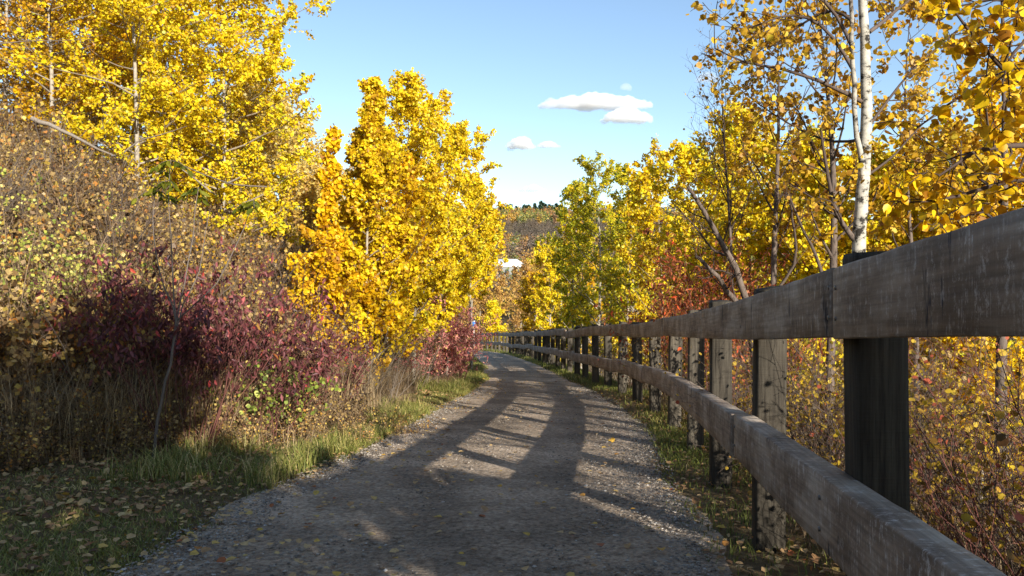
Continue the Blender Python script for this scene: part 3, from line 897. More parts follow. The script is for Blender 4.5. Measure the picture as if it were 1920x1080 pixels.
shrub('pink_shrub', 'dusky pink bush farther along the path tucked under the yellow crowns', px(852, 21.5), 21.5, 1.85, 0.85, 32, 'pink', 'redstem', 37, 'lance', 0.07, 5000, droop=.5, low=.1, tint=.5, splay=.4)
shrub('pink_shrub', 'small faded pink bush at the foot of the broad yellow aspen', px(752, 16), 16, 1.3, 0.9, 26, 'pink', 'tanstem', 38, 'lance', 0.06, 2000, droop=.5, low=.15, tint=.35)
shrub('lime_shrub', 'yellow green leaved bush at the left edge of the view', px(10, 8.4), 8.4, 1.75, 0.8, 22, 'limeleaf', 'tanstem', 41, 'round', 0.03, 2000, low=.3, tint=.7)
shrub('lime_shrub', 'lime green bush between the left edge and the maroon shrubs', px(140, 9.0), 9.0, 1.4, 0.8, 20, 'limeleaf', 'tanstem', 42, 'round', 0.03, 1300, low=.3, tint=.6)
shrub('lime_shrub', 'low green and ochre bush in front of the purple maroon shrub', px(505, 8.9), 8.9, .95, 0.6, 16, 'limeleaf', 'redstem', 43, 'round', 0.04, 700, low=.2, tint=.35)
shrub('bare_shrub', 'dark leafless shrub with upright twigs on the brown slope', px(185, 10.3), 10.3, 2.0, 0.8, 16, 'tanleaf', 'darkstem', 44, 'quad', 0.03, 120, low=.2, sr=.012, subs=7, twigs=4)
shrub('bare_shrub', 'bare twiggy shrub just left of the golden sapling', px(548, 12.3), 12.3, 2.1, 0.8, 16, 'ochre', 'darkstem', 45, 'quad', 0.04, 260, low=.2, sr=.012, subs=7, twigs=4)
shrub('bare_shrub', 'grey brown leafless shrub above the large maroon shrub', px(420, 11.5), 11.5, 1.9, 0.8, 14, 'ochre', 'darkstem', 46, 'quad', 0.04, 500, low=.2, sr=.01, subs=7, twigs=4)

# --- young ash sapling through the maroon shrub
def ash_sapling():
    t = 7.6
    b = np.array([px(285, t), t, 0]); b[2] = float(gz(b[0], b[1])) - .03
    root = thing('ash_sapling', 'slender grey sapling with a few drooping olive leaf clusters above the maroon shrub', 'tree', tuple(b))
    mb = MB(); lb = MB(); rng = np.random.default_rng(77)
    def poly(pts, r0, r1, K=9):
        P = np.array([[px(x, tt), tt, pz(y, tt)] for x, y, tt in pts]) - b
        f = np.linspace(0, len(P) - 1, K); Q = np.stack([np.interp(f, np.arange(len(P)), P[:, i]) for i in range(3)], -1)
        Q[1:-1] += rng.normal(size=(K - 2, 3)) * 0.006
        tubes(mb, Q[None], np.linspace(r0, r1, K)[None], 7)
        return Q
    mb2 = None
    poly([(285, 870, t), (300, 760, t), (322, 670, t), (330, 600, t)], .016, .011)
    q1 = poly([(330, 605, t), (322, 480, t), (315, 400, t - .1), (320, 300, t - .2)], .008, .003)
    q2 = poly([(330, 610, t), (352, 500, t), (362, 430, t), (372, 350, t)], .007, .003)
    q3 = poly([(330, 605, t), (300, 520, t), (285, 430, t), (290, 355, t)], .008, .003)
    q4 = poly([(332, 600, t), (400, 540, t - .2), (450, 450, t - .3), (475, 375, t - .3)], .008, .003)
    q5 = poly([(332, 612, t), (350, 560, t), (375, 500, t), (392, 400, t)], .007, .003)
    for end, n in ((q1[-1], 5), (q1[-2], 4), (q4[-1], 5), (q3[-1], 3), (q2[-1], 2)):
        for k in range(n):
            a = rng.uniform(0, 6.28); d = np.array([cos(a), sin(a), -0.1]); L = .16
            f = np.linspace(0, 1, 5)[:, None]
            Q = end + d * f * L + np.array([0, 0, -0.07]) * f ** 2
            tubes(mb, Q[None], np.full((1, 5), .0018), 3)
            pts = np.repeat(Q[1:], 2, 0)
            side = np.tile([1, -1], 4)[:, None] * np.cross(d, [0, 0, 1])[None] * 1.4 + d * .6 + np.array([0, 0, -.6])
            leaves(lb, rng, pts, .085, 'lance', .5, .1, .4, .3, axis=side * 2)
    mb.build('trunk', M['saplingbark'], root, smooth=True)
    lb.build('foliage', M['oliveleaf'], root)
ash_sapling()

# --- grey fallen log on the slope and arching dead branches
def log_thing(name, label, pts, r0, r1, mat, K=8, cat='log', branch=0):
    rng = np.random.default_rng(int(abs(pts[0][0]) * 7) + 3)
    P = np.array([[px(x, t), t, pz(y, t)] for x, y, t in pts])
    b = P[0].copy()
    root = bpy.data.objects.new(name, None)
    mb = MB()
    f = np.linspace(0, len(P) - 1, K)
    Q = np.stack([np.interp(f, np.arange(len(P)), P[:, i]) for i in range(3)], -1) - b
    Q[1:-1] += rng.normal(size=(K - 2, 3)) * r0 * .3
    R = np.linspace(r0, r1, K)[None]
    tubes(mb, Q[None], R, 8, cap=True)
    if branch:
        P1, R1 = sprout(rng, Q[None], R, branch, .25, 1, 0.35, .6, .1, 5, .4, .002, .2)
        tubes(mb, P1, R1, 4)
        P2, R2 = sprout(rng, P1, R1, 3, .3, 1, 0.15, .6, .1, 4, .5, .0015, .2)
        tubes(mb, P2, R2, 3)
    o = mb.build(name, M[mat], None, smooth=True, loc=tuple(b))
    bpy.data.objects.remove(root)
    return tag(o, label, cat)
log_thing('fallen_log', 'short weathered grey log lying on the brown slope', [(60, 222, 11.5), (85, 232, 11.4), (125, 248, 11.3), (165, 268, 11.2), (215, 292, 11.1)], .036, .012, 'greybark', branch=5)
log_thing('dead_branch', 'long thin pale bare branch crossing the upper left corner', [(-40, 85, 10.5), (60, 76, 11), (170, 74, 11.5)], .010, .003, 'greybark', branch=6, cat='branch')
log_thing('dead_branch', 'pale curved branch arching below the yellow leaves of the slope', [(500, 350, 11), (445, 347, 11), (400, 335, 11.3), (345, 312, 11.6), (320, 300, 11.8)], .011, .008, 'greybark', branch=4, cat='branch')
log_thing('dead_branch', 'kinked pale branch just above the bare shrub of the slope', [(232, 285, 11), (262, 262, 11.1), (296, 253, 11.3), (350, 236, 11.6)], .012, .004, 'greybark', branch=3, cat='branch')
log_thing('birch_sapling', 'thin white leaning leafless sapling at the foot of the golden aspens', [(728, 712, 15.4), (745, 640, 15.3), (765, 560, 15.2)], .014, .009, 'aspenbark', cat='sapling')

# --- right: white birch and its neighbours
def birch():
    t = 6.5
    bx, by = px(1608, t), t
    bz = float(gz(bx, by)) - .05
    b = np.array([bx, by, bz])
    root = thing('white_birch', 'white barked birch with dark scars and a thinner second stem behind the fence', 'tree', tuple(b))
    rng = np.random.default_rng(21)
    tb = MB(); bb = MB(); lb = MB()
    def poly(pts, r0, r1, K=16, mbx=tb, S=12):
        P = np.array([[px(x, tt), tt, pz(y, tt)] for x, y, tt in pts]) - b
        f = np.linspace(0, len(P) - 1, K); Q = np.stack([np.interp(f, np.arange(len(P)), P[:, i]) for i in range(3)], -1)
        Q[1:-1] = (Q[:-2] + 2 * Q[1:-1] + Q[2:]) / 4
        Q[1:-1] += rng.normal(size=(K - 2, 3)) * 0.004
        R = np.linspace(r0, r1, K)
        tubes(mbx, Q[None], R[None], S)
        return Q, R
    poly([(1606, 975, t), (1608, 700, t), (1611, 460, t)], .062, .054, 8)
    mq, mr = poly([(1611, 462, t), (1618, 350, t), (1626, 200, t), (1622, 60, t), (1612, -60, t), (1605, -300, t), (1625, -600, t)], .054, .02, 22)
    sq, sr = poly([(1620, 350, t), (1617, 310, t - .08), (1606, 240, t - .13), (1600, 140, t - .14), (1598, 20, t - .14), (1590, -120, t - .1), (1575, -350, t)], .024, .012, 18)
    limbs = []
    def limb(pts, r0, r1):
        q, r = poly(pts, r0, r1, 10, bb, 6); limbs.append((q, r))
    limb([(1618, 470, t), (1590, 430, t), (1560, 390, t - .1), (1548, 300, t - .2), (1540, 240, t - .2)], .026, .008)
    limb([(1616, 190, t), (1560, 160, t - .2), (1480, 130, t - .3), (1400, 120, t - .5), (1340, 90, t - .6)], .018, .004)
    limb([(1600, 130, t), (1560, 60, t), (1500, 20, t - .1), (1440, 40, t - .3), (1380, 60, t - .4)], .016, .004)
    limb([(1600, 90, t), (1570, 20, t + .2), (1500, -40, t + .2), (1400, -60, t), (1320, -30, t)], .018, .004)
    limb([(1600, 40, t), (1560, 10, t + .3), (1480, 60, t + .5), (1420, 130, t + .6), (1380, 190, t + .6)], .014, .003)
    limb([(1622, 260, t), (1560, 270, t + .4), (1490, 240, t + .6), (1430, 200, t + .8), (1350, 140, t + .9)], .014, .003)
    limb([(1630, 60, t), (1680, 20, t + .2), (1740, -30, t + .3), (1820, -60, t + .3)], .018, .004)
    limb([(1628, 240, t), (1670, 180, t + .3), (1720, 120, t + .6), (1790, 60, t + .9)], .014, .004)
    limb([(1625, 330, t), (1680, 290, t + .6), (1730, 230, t + 1.), (1790, 200, t + 1.3)], .012, .003)
    for k in range(14):
        yy = -120 - 30 * k; a = rng.uniform(0, 6.28); L = rng.uniform(.8, 1.5)
        z0 = pz(yy, t); o = np.array([px(1612, t), t, z0]) - b
        f = np.linspace(0, 1, 10)[:, None]
        Q = o + np.array([cos(a), sin(a), .6]) * f * L
        Q[1:] += rng.normal(size=(9, 3)) * .015
        r = np.linspace(.012, .003, 10)
        tubes(bb, Q[None], r[None], 5); limbs.append((Q, r))
    P1 = np.array([l[0] for l in limbs]); R1 = np.array([l[1] for l in limbs])
    P2, R2 = sprout(rng, P1, R1, 9, .2, 1, .62, .55, .05, 6, .5, .003, .2)
    tubes(bb, P2, R2, 4)
    P3, R3 = sprout(rng, P2, R2, 3, .15, 1, .3, .6, .05, 5, .6, .002, .22)
    tubes(bb, P3, R3, 3)
    leaves(lb, rng, leaf_points(rng, P3, 6, .2, .03), .045, 'round', .5, .1, .6, .25)
    leaves(lb, rng, leaf_points(rng, P2, 4, .3, .03), .045, 'round', .5, .1, .55, .25)
    tb.build('trunk', M['birchbark'], root, smooth=True)
    bb.build('branches', M['darkbark'], root, smooth=True)
    lb.build('crown', M['ochre'], root)
birch()

aspen('dark_tree', 'dark trunked tree with few brown gold leaves just left of the white birch', px(1556, 9.3), 9.3, 6.3, 1.15, 'ochre', 'darkbark', seed=51, nleaf=2600, lsize=0.055, kind='round', low=0.4, limbs=18, subs=5, twigs=2, tr=.062, lean=(-0.01, 0), tint=.55, bare=.45, up=.45, spread=.7)
aspen('dark_tree', 'dark trunked sparse tree behind the leaning dead tree', px(1452, 11), 11, 6.0, 1.2, 'ochre', 'darkbark', seed=52, nleaf=3000, lsize=0.055, kind='round', low=0.42, limbs=18, subs=5, twigs=2, tr=.062, tint=.5, bare=.4, up=.5, spread=.65)
aspen('bare_tree', 'leafless grey tree whose fine upright twigs stand against the sky', px(1368, 12.4), 12.4, 5.9, 1.2, 'ochre', 'darkbark', seed=53, nleaf=500, lsize=0.05, kind='round', low=0.45, limbs=26, subs=6, twigs=4, tr=.04, tint=.5, bare=.93, up=.6, spread=.55)
aspen('dark_tree', 'thin dark tree right of the white birch behind the big hanging leaves', px(1715, 10), 10, 6.3, 1.1, 'ochre', 'darkbark', seed=54, nleaf=3200, lsize=0.055, kind='round', low=0.35, limbs=16, subs=5, twigs=2, tr=.045, tint=.7, bare=.3)
aspen('dark_tree', 'stout dark tree near the right edge behind the fence', px(1878, 8.2), 8.2, 6.5, 1.3, 'ochre', 'darkbark', seed=55, nleaf=3200, lsize=0.055, kind='round', low=0.35, limbs=18, subs=5, twigs=2, tr=.07, tint=.7, bare=.3)

# --- right: the yellow wall of aspens below the bank
RT = [
    (1400, 15, 240, 1.5, 'yellow', 'bright yellow aspen behind the leaning dead tree', .6),
    (1315, 18, 300, 1.4, 'yellow', 'yellow aspen rising behind the red brown shrub', .6),
    (1500, 14, 300, 1.5, 'yellow', 'yellow aspen between the two dark trunks', .65),
    (1615, 13.2, 330, 1.4, 'yellow', 'yellow aspen directly behind the white birch', .6),
    (1740, 12.5, 300, 1.5, 'yellow', 'yellow aspen right of the birch behind the top rail', .6),
    (1875, 12, 240, 1.5, 'gold', 'gold aspen at the right edge behind the fence', .6),
    (1238, 23.5, 315, 1.7, 'yellow', 'golden aspen where the right hand row dips to the fence', .45),
    (1178, 27, 335, 1.7, 'yellowgreen', 'olive and gold aspen beside the tall yellow green one', .5),
    (1122, 30, 325, 1.9, 'yellowgreen', 'tall yellow green aspen with white trunk above the far fence', .54),
    (1076, 34, 365, 1.6, 'yellowgreen', 'slim yellow green aspen at the valley end of the right row', .5),
    (1030, 41, 470, 1.35, 'yellow', 'small yellow aspen at the bend beside the far fence', .6),
    (1004, 50, 520, 1.3, 'gold', 'low golden aspen last before the bend on the right', .5),
    (1350, 26, 320, 2.0, 'yellow', 'rear yellow aspen behind the wall of leaves, seen between the nearer crowns', .5),
    (1460, 24, 300, 2.2, 'yellow', 'rear yellow aspen seen through the bare twigs right of centre', .6),
    (1580, 22, 310, 2.2, 'yellow', 'rear yellow aspen seen left of the birch trunk', .6),
    (1700, 20, 350, 2.2, 'yellow', 'rear yellow aspen seen right of the birch trunk', .55),
    (1840, 19, 300, 2.2, 'yellowgreen', 'rear greenish aspen seen through the big near leaves', .6),
    (1090, 44, 430, 2.0, 'gold', 'orange gold aspen below the yellow green row', .45),
    (1185, 37, 400, 2.0, 'yellow', 'yellow aspen standing deep behind the olive one', .45),
]
for k, (x_, t_, top, r_, mt, lb_, tn) in enumerate(RT):
    X_ = px(x_, t_)
    zb = float(gz(X_, t_)); Hh = pz(top, t_) - zb
    near = t_ < 17
    aspen('aspen_tree', lb_, X_, t_, Hh / .97, r_, mt, seed=100 + k, nleaf=21000 if near else 17000 if t_ < 32 else 11000, lsize=.058 if near else .07 if t_ < 32 else .095,
          kind='round' if near else 'quad', low=.06, limbs=50, tint=tn, tr=.045 if t_ < 28 else .075, spread=.75, subs=6 if near else 5)

# --- red brown shrubs and leaning dead tree
shrub('chokecherry_shrub', 'red brown leaved shrub behind the fence in front of the yellow aspens', px(1335, 11.2), 11.2, 2.45, .8, 22, 'redbrown', 'redstem', 61, 'lance', .07, 2600, droop=.8, splay=.3, low=.5, tint=.5)
shrub('chokecherry_shrub', 'rusty leaved shrub at the foot of the leaning dead tree', px(1425, 9.4), 9.4, 1.9, .8, 16, 'redbrown', 'redstem', 62, 'lance', .07, 900, droop=.8, splay=.3, low=.5, tint=.6)
shrub('chokecherry_shrub', 'orange brown shrub left of the red brown one along the fence', px(1265, 14.0), 14.0, 1.9, .7, 16, 'redbrown', 'redstem', 63, 'lance', .07, 1100, droop=.8, splay=.3, low=.4, tint=.7)

def dead_tree():
    b = np.array([px(1425, 8.2), 8.2, 0]); b[2] = float(gz(b[0], b[1])) - .05
    root = thing('leaning_dead_tree', 'dark leaning dead tree with broken limbs behind the fence', 'tree', tuple(b))
    rng = np.random.default_rng(64); tb = MB(); bb = MB()
    def poly(pts, r0, r1, K=12, mbx=tb):
        P = np.array([[px(x, tt), tt, pz(y, tt)] for x, y, tt in pts]) - b
        f = np.linspace(0, len(P) - 1, K); Q = np.stack([np.interp(f, np.arange(len(P)), P[:, i]) for i in range(3)], -1)
        Q[1:-1] = (Q[:-2] + 2 * Q[1:-1] + Q[2:]) / 4
        Q[1:-1] += rng.normal(size=(K - 2, 3)) * 0.008
        R = np.linspace(r0, r1, K)[None]
        tubes(mbx, Q[None], R, 8, cap=True)
        return Q[None], R
    t = 8.2
    poly([(1425, 930, t), (1420, 700, t), (1408, 580, t)], .06, .05)
    A = poly([(1408, 585, t), (1380, 510, t - .1), (1345, 440, t - .2), (1315, 390, t - .3), (1290, 350, t - .4)], .038, .016)
    B = poly([(1412, 600, t), (1370, 560, t - .2), (1345, 515, t - .4), (1305, 480, t - .5)], .034, .016, mbx=bb)
    C = poly([(1412, 620, t), (1450, 560, t + .2), (1500, 480, t), (1485, 400, t - .2), (1478, 365, t - .3)], .02, .008, mbx=bb)
    D = poly([(1365, 480, t - .1), (1340, 470, t), (1300, 420, t + .1), (1260, 380, t + .1)], .014, .005, mbx=bb)
    for P, R in (A, B, C, D):
        P1, R1 = sprout(rng, P, R, 9, .2, 1, .5, .6, .15, 6, .35, .003, .2)
        tubes(bb, P1, R1, 4)
        P2, R2 = sprout(rng, P1, R1, 4, .2, 1, .22, .6, .1, 4, .5, .002, .2)
        tubes(bb, P2, R2, 3)
    tb.build('trunk', M['darkbark'], root, smooth=True)
    bb.build('branches', M['darkbark'], root, smooth=True)
dead_tree()
log_thing('dead_branch', 'dark broken limb leaning behind the top rail left of the birch', [(1545, 560, 7.6), (1540, 500, 7.5), (1510, 440, 7.4), (1480, 368, 7.3)], .021, .009, 'darkbark', branch=5, cat='branch')

# --- right: near tree reaching in from the right with big leaves
def near_tree():
    b = np.array([3.05, 3.3, 0.0]); b[2] = float(gz(b[0], b[1])) - .05
    root = thing('poplar_tree', 'near poplar reaching in from the right with large round amber leaves', 'tree', tuple(b))
    rng = np.random.default_rng(71); tb = MB(); bb = MB(); lb = MB()
    f = np.linspace(0, 1, 12)
    P = np.stack([-.18 * f + .03 * np.sin(f * 6), .05 * np.sin(f * 5), f * 5.5], -1)[None]
    R = np.maximum(.075 * (1 - .85 * f), .01)[None]
    tubes(tb, P, R, 10)
    limbs = []
    def limb(pts, r0, r1):
        Pp = np.array([[px(x, tt), tt, pz(y, tt)] for x, y, tt in pts]) - b
        q = np.linspace(0, len(Pp) - 1, 9); Q = np.stack([np.interp(q, np.arange(len(Pp)), Pp[:, i]) for i in range(3)], -1)
        Q[1:-1] = (Q[:-2] + 2 * Q[1:-1] + Q[2:]) / 4
        Q[1:-1] += rng.normal(size=(7, 3)) * .008
        r = np.linspace(r0, r1, 9)
        tubes(bb, Q[None], r[None], 7); limbs.append((Q, r))
    t = 3.2
    limb([(2330, 330, t), (2050, 250, t), (1930, 275, t), (1830, 275, t - .1), (1760, 330, t - .1)], .020, .004)
    limb([(2330, 420, t), (2060, 350, t), (1900, 330, t + .1), (1800, 370, t + .1), (1690, 380, t)], .018, .003)
    limb([(2330, 250, t), (2060, 120, t), (1920, 165, t - .1), (1850, 80, t - .1), (1790, 20, t - .2)], .018, .004)
    limb([(2330, 300, t), (2080, 180, t), (1960, 150, t + .3), (1820, 160, t + .4), (1720, 240, t + .4)], .016, .003)
    limb([(2330, 100, t), (2060, 20, t), (1960, 20, t + .2), (1860, -20, t + .3), (1760, 40, t + .4)], .016, .003)
    limb([(2330, 450, t), (2080, 420, t + .2), (1950, 330, t + .4), (1850, 400, t + .5), (1750, 420, t + .5)], .014, .003)
    limb([(2330, 300, t), (2100, 60, t), (1980, 40, t - .2), (1900, 90, t - .3), (1880, 160, t - .3)], .013, .003)
    for k in range(12):
        a = rng.uniform(0, 6.28); z0 = rng.uniform(3.4, 5.3); L = rng.uniform(.8, 1.3)
        ff = np.linspace(0, 1, 9)[:, None]
        Q = np.array([-.12, 0, z0]) + np.array([cos(a), sin(a), .5]) * ff * L
        Q[1:] += rng.normal(size=(8, 3)) * .015
        r = np.linspace(.012, .003, 9); tubes(bb, Q[None], r[None], 5); limbs.append((Q, r))
    P1 = np.array([l[0] for l in limbs]); R1 = np.array([l[1] for l in limbs])
    P2, R2 = sprout(rng, P1, R1, 9, .3, 1, .34, .6, .0, 6, .5, .002, .2)
    tubes(bb, P2, R2, 5)
    P3, R3 = sprout(rng, P2, R2, 3, .3, 1, .14, .6, -.05, 4, .6, .0015, .2)
    tubes(bb, P3, R3, 4)
    leaves(lb, rng, leaf_points(rng, P3, 4, .2, .010), .037, 'disc', .7, .1, .42, .22, svar=.4)
    leaves(lb, rng, leaf_points(rng, P2, 4, .3, .010), .037, 'disc', .7, .1, .42, .22, svar=.4)
    tb.build('trunk', M['darkbark'], root, smooth=True)
    bb.build('branches', M['darkbark'], root, smooth=True)
    lb.build('crown', M['gold'], root)
near_tree()

# --- right: thicket of brush behind the fence
BR = [(2.35, 2.9), (2.6, 4.1), (2.2, 5.3), (3.2, 3.4), (3.4, 5.0), (2.9, 6.6), (3.9, 4.2), (4.4, 6.0), (2.45, 7.6), (3.4, 8.3), (4.9, 4.9), (5.6, 6.6), (4.2, 7.8), (2.75, 9.6), (5.2, 3.9), (1.95, 3.9), (2.15, 6.5), (3.0, 11.6), (3.2, 13.6), (3.0, 16), (2.9, 19), (2.75, 22), (2.5, 26)]
for k, (x_, y_) in enumerate(BR):
    x_ = max(x_ + .1, float(XF(y_)) + 1.25)
    rng = np.random.default_rng(200 + k)
    nearness = 'nearest the camera' if y_ < 3.6 else ''
    shrub('brush_shrub', 'tangled thin stemmed brush with scattered yellow and orange leaves in the thicket behind the fence', x_, y_, rng.uniform(1.25, 1.75) if y_ < 9 else rng.uniform(1.3, 1.9), .9, 30, 'brush', 'darkstem' if k % 3 else 'redstem', 300 + k,
          'round', .03, 1300 if y_ < 9 else 1500, group='brush shrubs behind the fence', low=.1, sr=.0055, subs=7, twigs=3, splay=.55, tint=rng.uniform(.45, .7), wobb=.2)

# ------------------------------------------------------------------ stuff: scrub, grass, litter, stones
def scrub_field():
    rng = np.random.default_rng(400)
    protoS = []; protoL = []
    for k in range(6):
        sb, lb = shrub_parts(np.random.default_rng(410 + k), 1.0, .75, 15, 'quad', .042, 750, sr=.0075, subs=6, twigs=3, low=.1, splay=.8, tint=.55, tvar=.28, wobb=.22, jit=.03)
        protoS.append(sb.arrays()); protoL.append(lb.arrays())
    S = MB(); L = MB(); n = 0
    while n < 520:
        y = rng.uniform(6.5, 34) if n % 3 else rng.uniform(7, 17); f = np.interp(y, FOOT[:, 0], FOOT[:, 1])
        d = f + rng.uniform(-.2, 1) * 11 * rng.random()
        x = float(XL(y)) - d
        if abs(x / y) > .75 or (y > 10 and d < f + .85): continue
        k = rng.integers(6); sc = rng.uniform(.75, 1.45) * (0.5 if d < f + .6 else 1)
        rot = rng.uniform(0, 6.28); z = float(gz(x, y)) - .05
        tt = rng.normal(0, .12) + (0.1 if y > 14 else 0)
        S.add_arrays(protoS[k], rot, sc, (x, y, z)); L.add_arrays(protoL[k], rot, sc, (x, y, z), tt)
        n += 1
    big = []
    for k in range(4):
        sb, lb = shrub_parts(np.random.default_rng(430 + k), 1.6, .8, 13, 'quad', .04, 0, sr=.013, subs=7, twigs=3, low=.15, splay=.8, wobb=.17, up=.3)
        big.append(sb.arrays())
    B = MB(); n = 0
    while n < 110:
        y = rng.uniform(8, 26); f = np.interp(y, FOOT[:, 0], FOOT[:, 1]); d = f + rng.uniform(.6, 9) * rng.random() ** .6
        x = float(XL(y)) - d
        if abs(x / y) > .75: continue
        B.add_arrays(big[rng.integers(4)], rng.uniform(0, 6.28), rng.uniform(.7, 1.15), (x, y, float(gz(x, y)) - .05)); n += 1
    tag(B.build('bare_scrub_branches', M['greybark']), 'grey leafless arching branches standing out of the scrub on the left slope', 'scrub', kind='stuff')
    tag(S.build('dry_scrub_stems', M['tanstem']), 'tangled dry brown stems of the scrub covering the left slope', 'scrub', kind='stuff')
    tag(L.build('dry_scrub_leaves', M['tanleaf']), 'small tan and faded yellow leaves of the scrub covering the left slope', 'scrub', kind='stuff')
scrub_field()

def blades(mb, rng, x, y, h, w, bend, tint, tvar=.2):
    n = len(x); z = gz(x, y) - .01
    a = rng.uniform(0, 2 * pi, n); d = np.stack([np.cos(a), np.sin(a), np.zeros(n)], -1)
    s = np.stack([-np.sin(a), np.cos(a), np.zeros(n)], -1)
    o = np.stack([x, y, z], -1); hh = h[:, None]; ww = (w * rng.uniform(.6, 1.4, n))[:, None]; bd = (bend * rng.uniform(.2, 1.6, n))[:, None]
    up = np.array([0, 0, 1.0])
    p1 = o + up * hh * .55 + d * hh * bd * .3
    p2 = o + up * hh * .9 + d * hh * bd
    V = np.stack([o - s * ww, o + s * ww, p1 + s * ww * .75, p1 - s * ww * .75, p2 + s * ww * .2, p2 - s * ww * .2], 1).reshape(-1, 3)
    Fq = (np.arange(n)[:, None, None] * 6 + np.array([[0, 1, 2, 3], [3, 2, 4, 5]])[None]).reshape(-1, 4)
    t = np.clip(tint + rng.normal(size=n) * tvar, 0, 1)
    mb.add(V, Fq, np.repeat(t, 2))

def clumpy(x, y, f, thr):
    return wob(x * 1.0 + 7, y - 3, f) > thr

def grass():
    rng = np.random.default_rng(500)
    g = MB()
    # left verge
    n = 210000
    y = 2.5 + 34 * rng.random(n) ** 2.1; d = -0.15 + rng.random(n) ** 1.35 * 3.9
    f = np.interp(y, FOOT[:, 0], FOOT[:, 1]); x = XL(y) - d
    dens = np.clip(0.8 + .6 * wob(x, y, 1.3), .15, 1) * np.where(d < .0, .4, 1) * np.clip(1.5 - (d - .7) * .6, .35, 1.3)
    k = (rng.random(n) < dens) & (d < f + .4)
    x, y, d = x[k], y[k], d[k]
    h = rng.uniform(.02, .062, len(x)) * (1 + .4 * wob(x, y, 2)); tint = np.clip(.56 + .25 * wob(x, y, 1.1) + .12 * np.clip(d - .6, 0, 2), 0, 1)
    blades(g, rng, x, y, h, .0022 + .00022 * y, 1.0, tint, .24)
    # tussocks on the lit left edge
    n = 26000
    y = 2.6 + 26 * rng.random(n) ** 1.6; d = .1 + rng.random(n) ** 1.2 * 1.6; x = XL(y) - d
    k = wob(x, y, 2.6) > .25
    x, y = x[k], y[k]
    blades(g, rng, x, y, rng.uniform(.08, .26, len(x)), .0026 + .0002 * y, .9, .62, .25)
    # right verge
    n = 60000
    y = 2.0 + 34 * rng.random(n) ** 1.9; e = -.34 + rng.random(n) * 1.5; x = XF(y) + e
    k = (rng.random(n) < np.clip(.5 + .7 * wob(x, y, 1.6), .1, 1)) & ((e > -.24) | (rng.random(n) < .3))
    x, y = x[k], y[k]
    blades(g, rng, x, y, rng.uniform(.03, .11, len(x)), .0024 + .0002 * y, .7, .38 + .2 * wob(x, y, 1.2), .2)
    n = 30000
    y = 8 + 16 * rng.random(n); d = -.05 + rng.random(n) ** 1.2 * .75; x = XL(y) - d
    k = wob(x, y, 2.6) > -.2
    x, y = x[k], y[k]
    blades(g, rng, x, y, rng.uniform(.04, .15, len(x)), .005, .8, .62, .2)
    # far verges
    n = 20000
    y = 20 + 60 * rng.random(n); x = np.where(rng.random(n) < .5, XL(y) - .05 - rng.random(n) * 1.6, XF(y) - .3 + rng.random(n) * 1.2)
    blades(g, rng, x, y, rng.uniform(.06, .16, n), .01, .7, .45, .25)
    tag(g.build('verge_grass', M['grass']), 'short green and straw coloured grass along both edges of the gravel path', 'grass', kind='stuff')
    # tall dry grass at the foot of the slope and behind the fence
    s = MB(); n = 13000
    y = 6.5 + 16 * rng.random(n) ** 1.3; f = np.interp(y, FOOT[:, 0], FOOT[:, 1]); d = f + .05 + np.abs(rng.normal(size=n)) * .45; x = XL(y) - d
    k = wob(x, y, 2.1) > -.25
    x, y = x[k], y[k]
    blades(s, rng, x, y, rng.uniform(.25, .8, len(x)), .003, .6, .5, .26)
    n = 2600
    y = 7.2 + 5 * rng.random(n); f = np.interp(y, FOOT[:, 0], FOOT[:, 1]); x = XL(y) - (f - .35 + rng.random(n) * .6)
    blades(s, rng, x, y, rng.uniform(.5, 1.15, n), .0042, .65, .85, .2)
    n = 16000
    y = 2 + 16 * rng.random(n) ** 1.3; x = XF(y) + .35 + rng.random(n) * 3.2
    k = wob(x, y, 2.3) > -.1
    x, y = x[k], y[k]
    blades(s, rng, x, y, rng.uniform(.15, .6, len(x)), .0022, .7, .5, .3)
    # loose dry tufts dropping onto the grassy bank beside the path
    n = 7000
    y = 8 + 14 * rng.random(n); d = .5 + rng.random(n) * 1.0; x = XL(y) - d
    k = wob(x, y, 2.4) > .1
    x, y = x[k], y[k]
    blades(s, rng, x, y, rng.uniform(.1, .35, len(x)), .003, 1.0, .8, .2)
    tag(s.build('dry_grass', M['straw']), 'tall dry straw grass at the foot of the slope and behind the fence', 'grass', kind='stuff')
grass()

def litter():
    rng = np.random.default_rng(600); mb = MB()
    # on the path, few
    n = 1100
    y = 2.6 + 26 * rng.random(n) ** 1.7; u = rng.random(n)
    u = np.where(rng.random(n) < .45, rng.random(n) ** 2.5 * .3, u)
    x = XL(y) + (XF(y) - .3 - XL(y)) * u
    P = np.stack([x, y, basez(y) + .033], -1)
    leaves(mb, rng, P, .045, 'curl', 0, .9, .72, .15)
    # along the edges, many
    n = 6500
    y = 2.4 + 30 * rng.random(n) ** 1.8
    left = rng.random(n) < .6
    d = np.abs(rng.normal(size=n)) * .8 - .15
    x = np.where(left, XL(y) - d * 1.5, XF(y) - .32 + d * .9)
    P = np.stack([x, y, gz(x, y) + .025], -1)
    leaves(mb, rng, P, .042, 'curl', 0, .85, .5, .25)
    n = 5000
    y = 5 + 25 * rng.random(n) ** 1.3; x = XL(y) - .5 - 4 * rng.random(n)
    P = np.stack([x, y, gz(x, y) + .03], -1)
    leaves(mb, rng, P, .05, 'curl', 0, .7, .45, .25)
    n = 5000
    y = 2 + 14 * rng.random(n) ** 1.2; x = XF(y) + .2 + 4 * rng.random(n)
    P = np.stack([x, y, gz(x, y) + .03], -1)
    leaves(mb, rng, P, .042, 'curl', 0, .7, .6, .25)
    tag(mb.build('fallen_leaves', M['litter']), 'fallen yellow and brown leaves scattered on the path and its verges', 'leaf litter', kind='stuff')
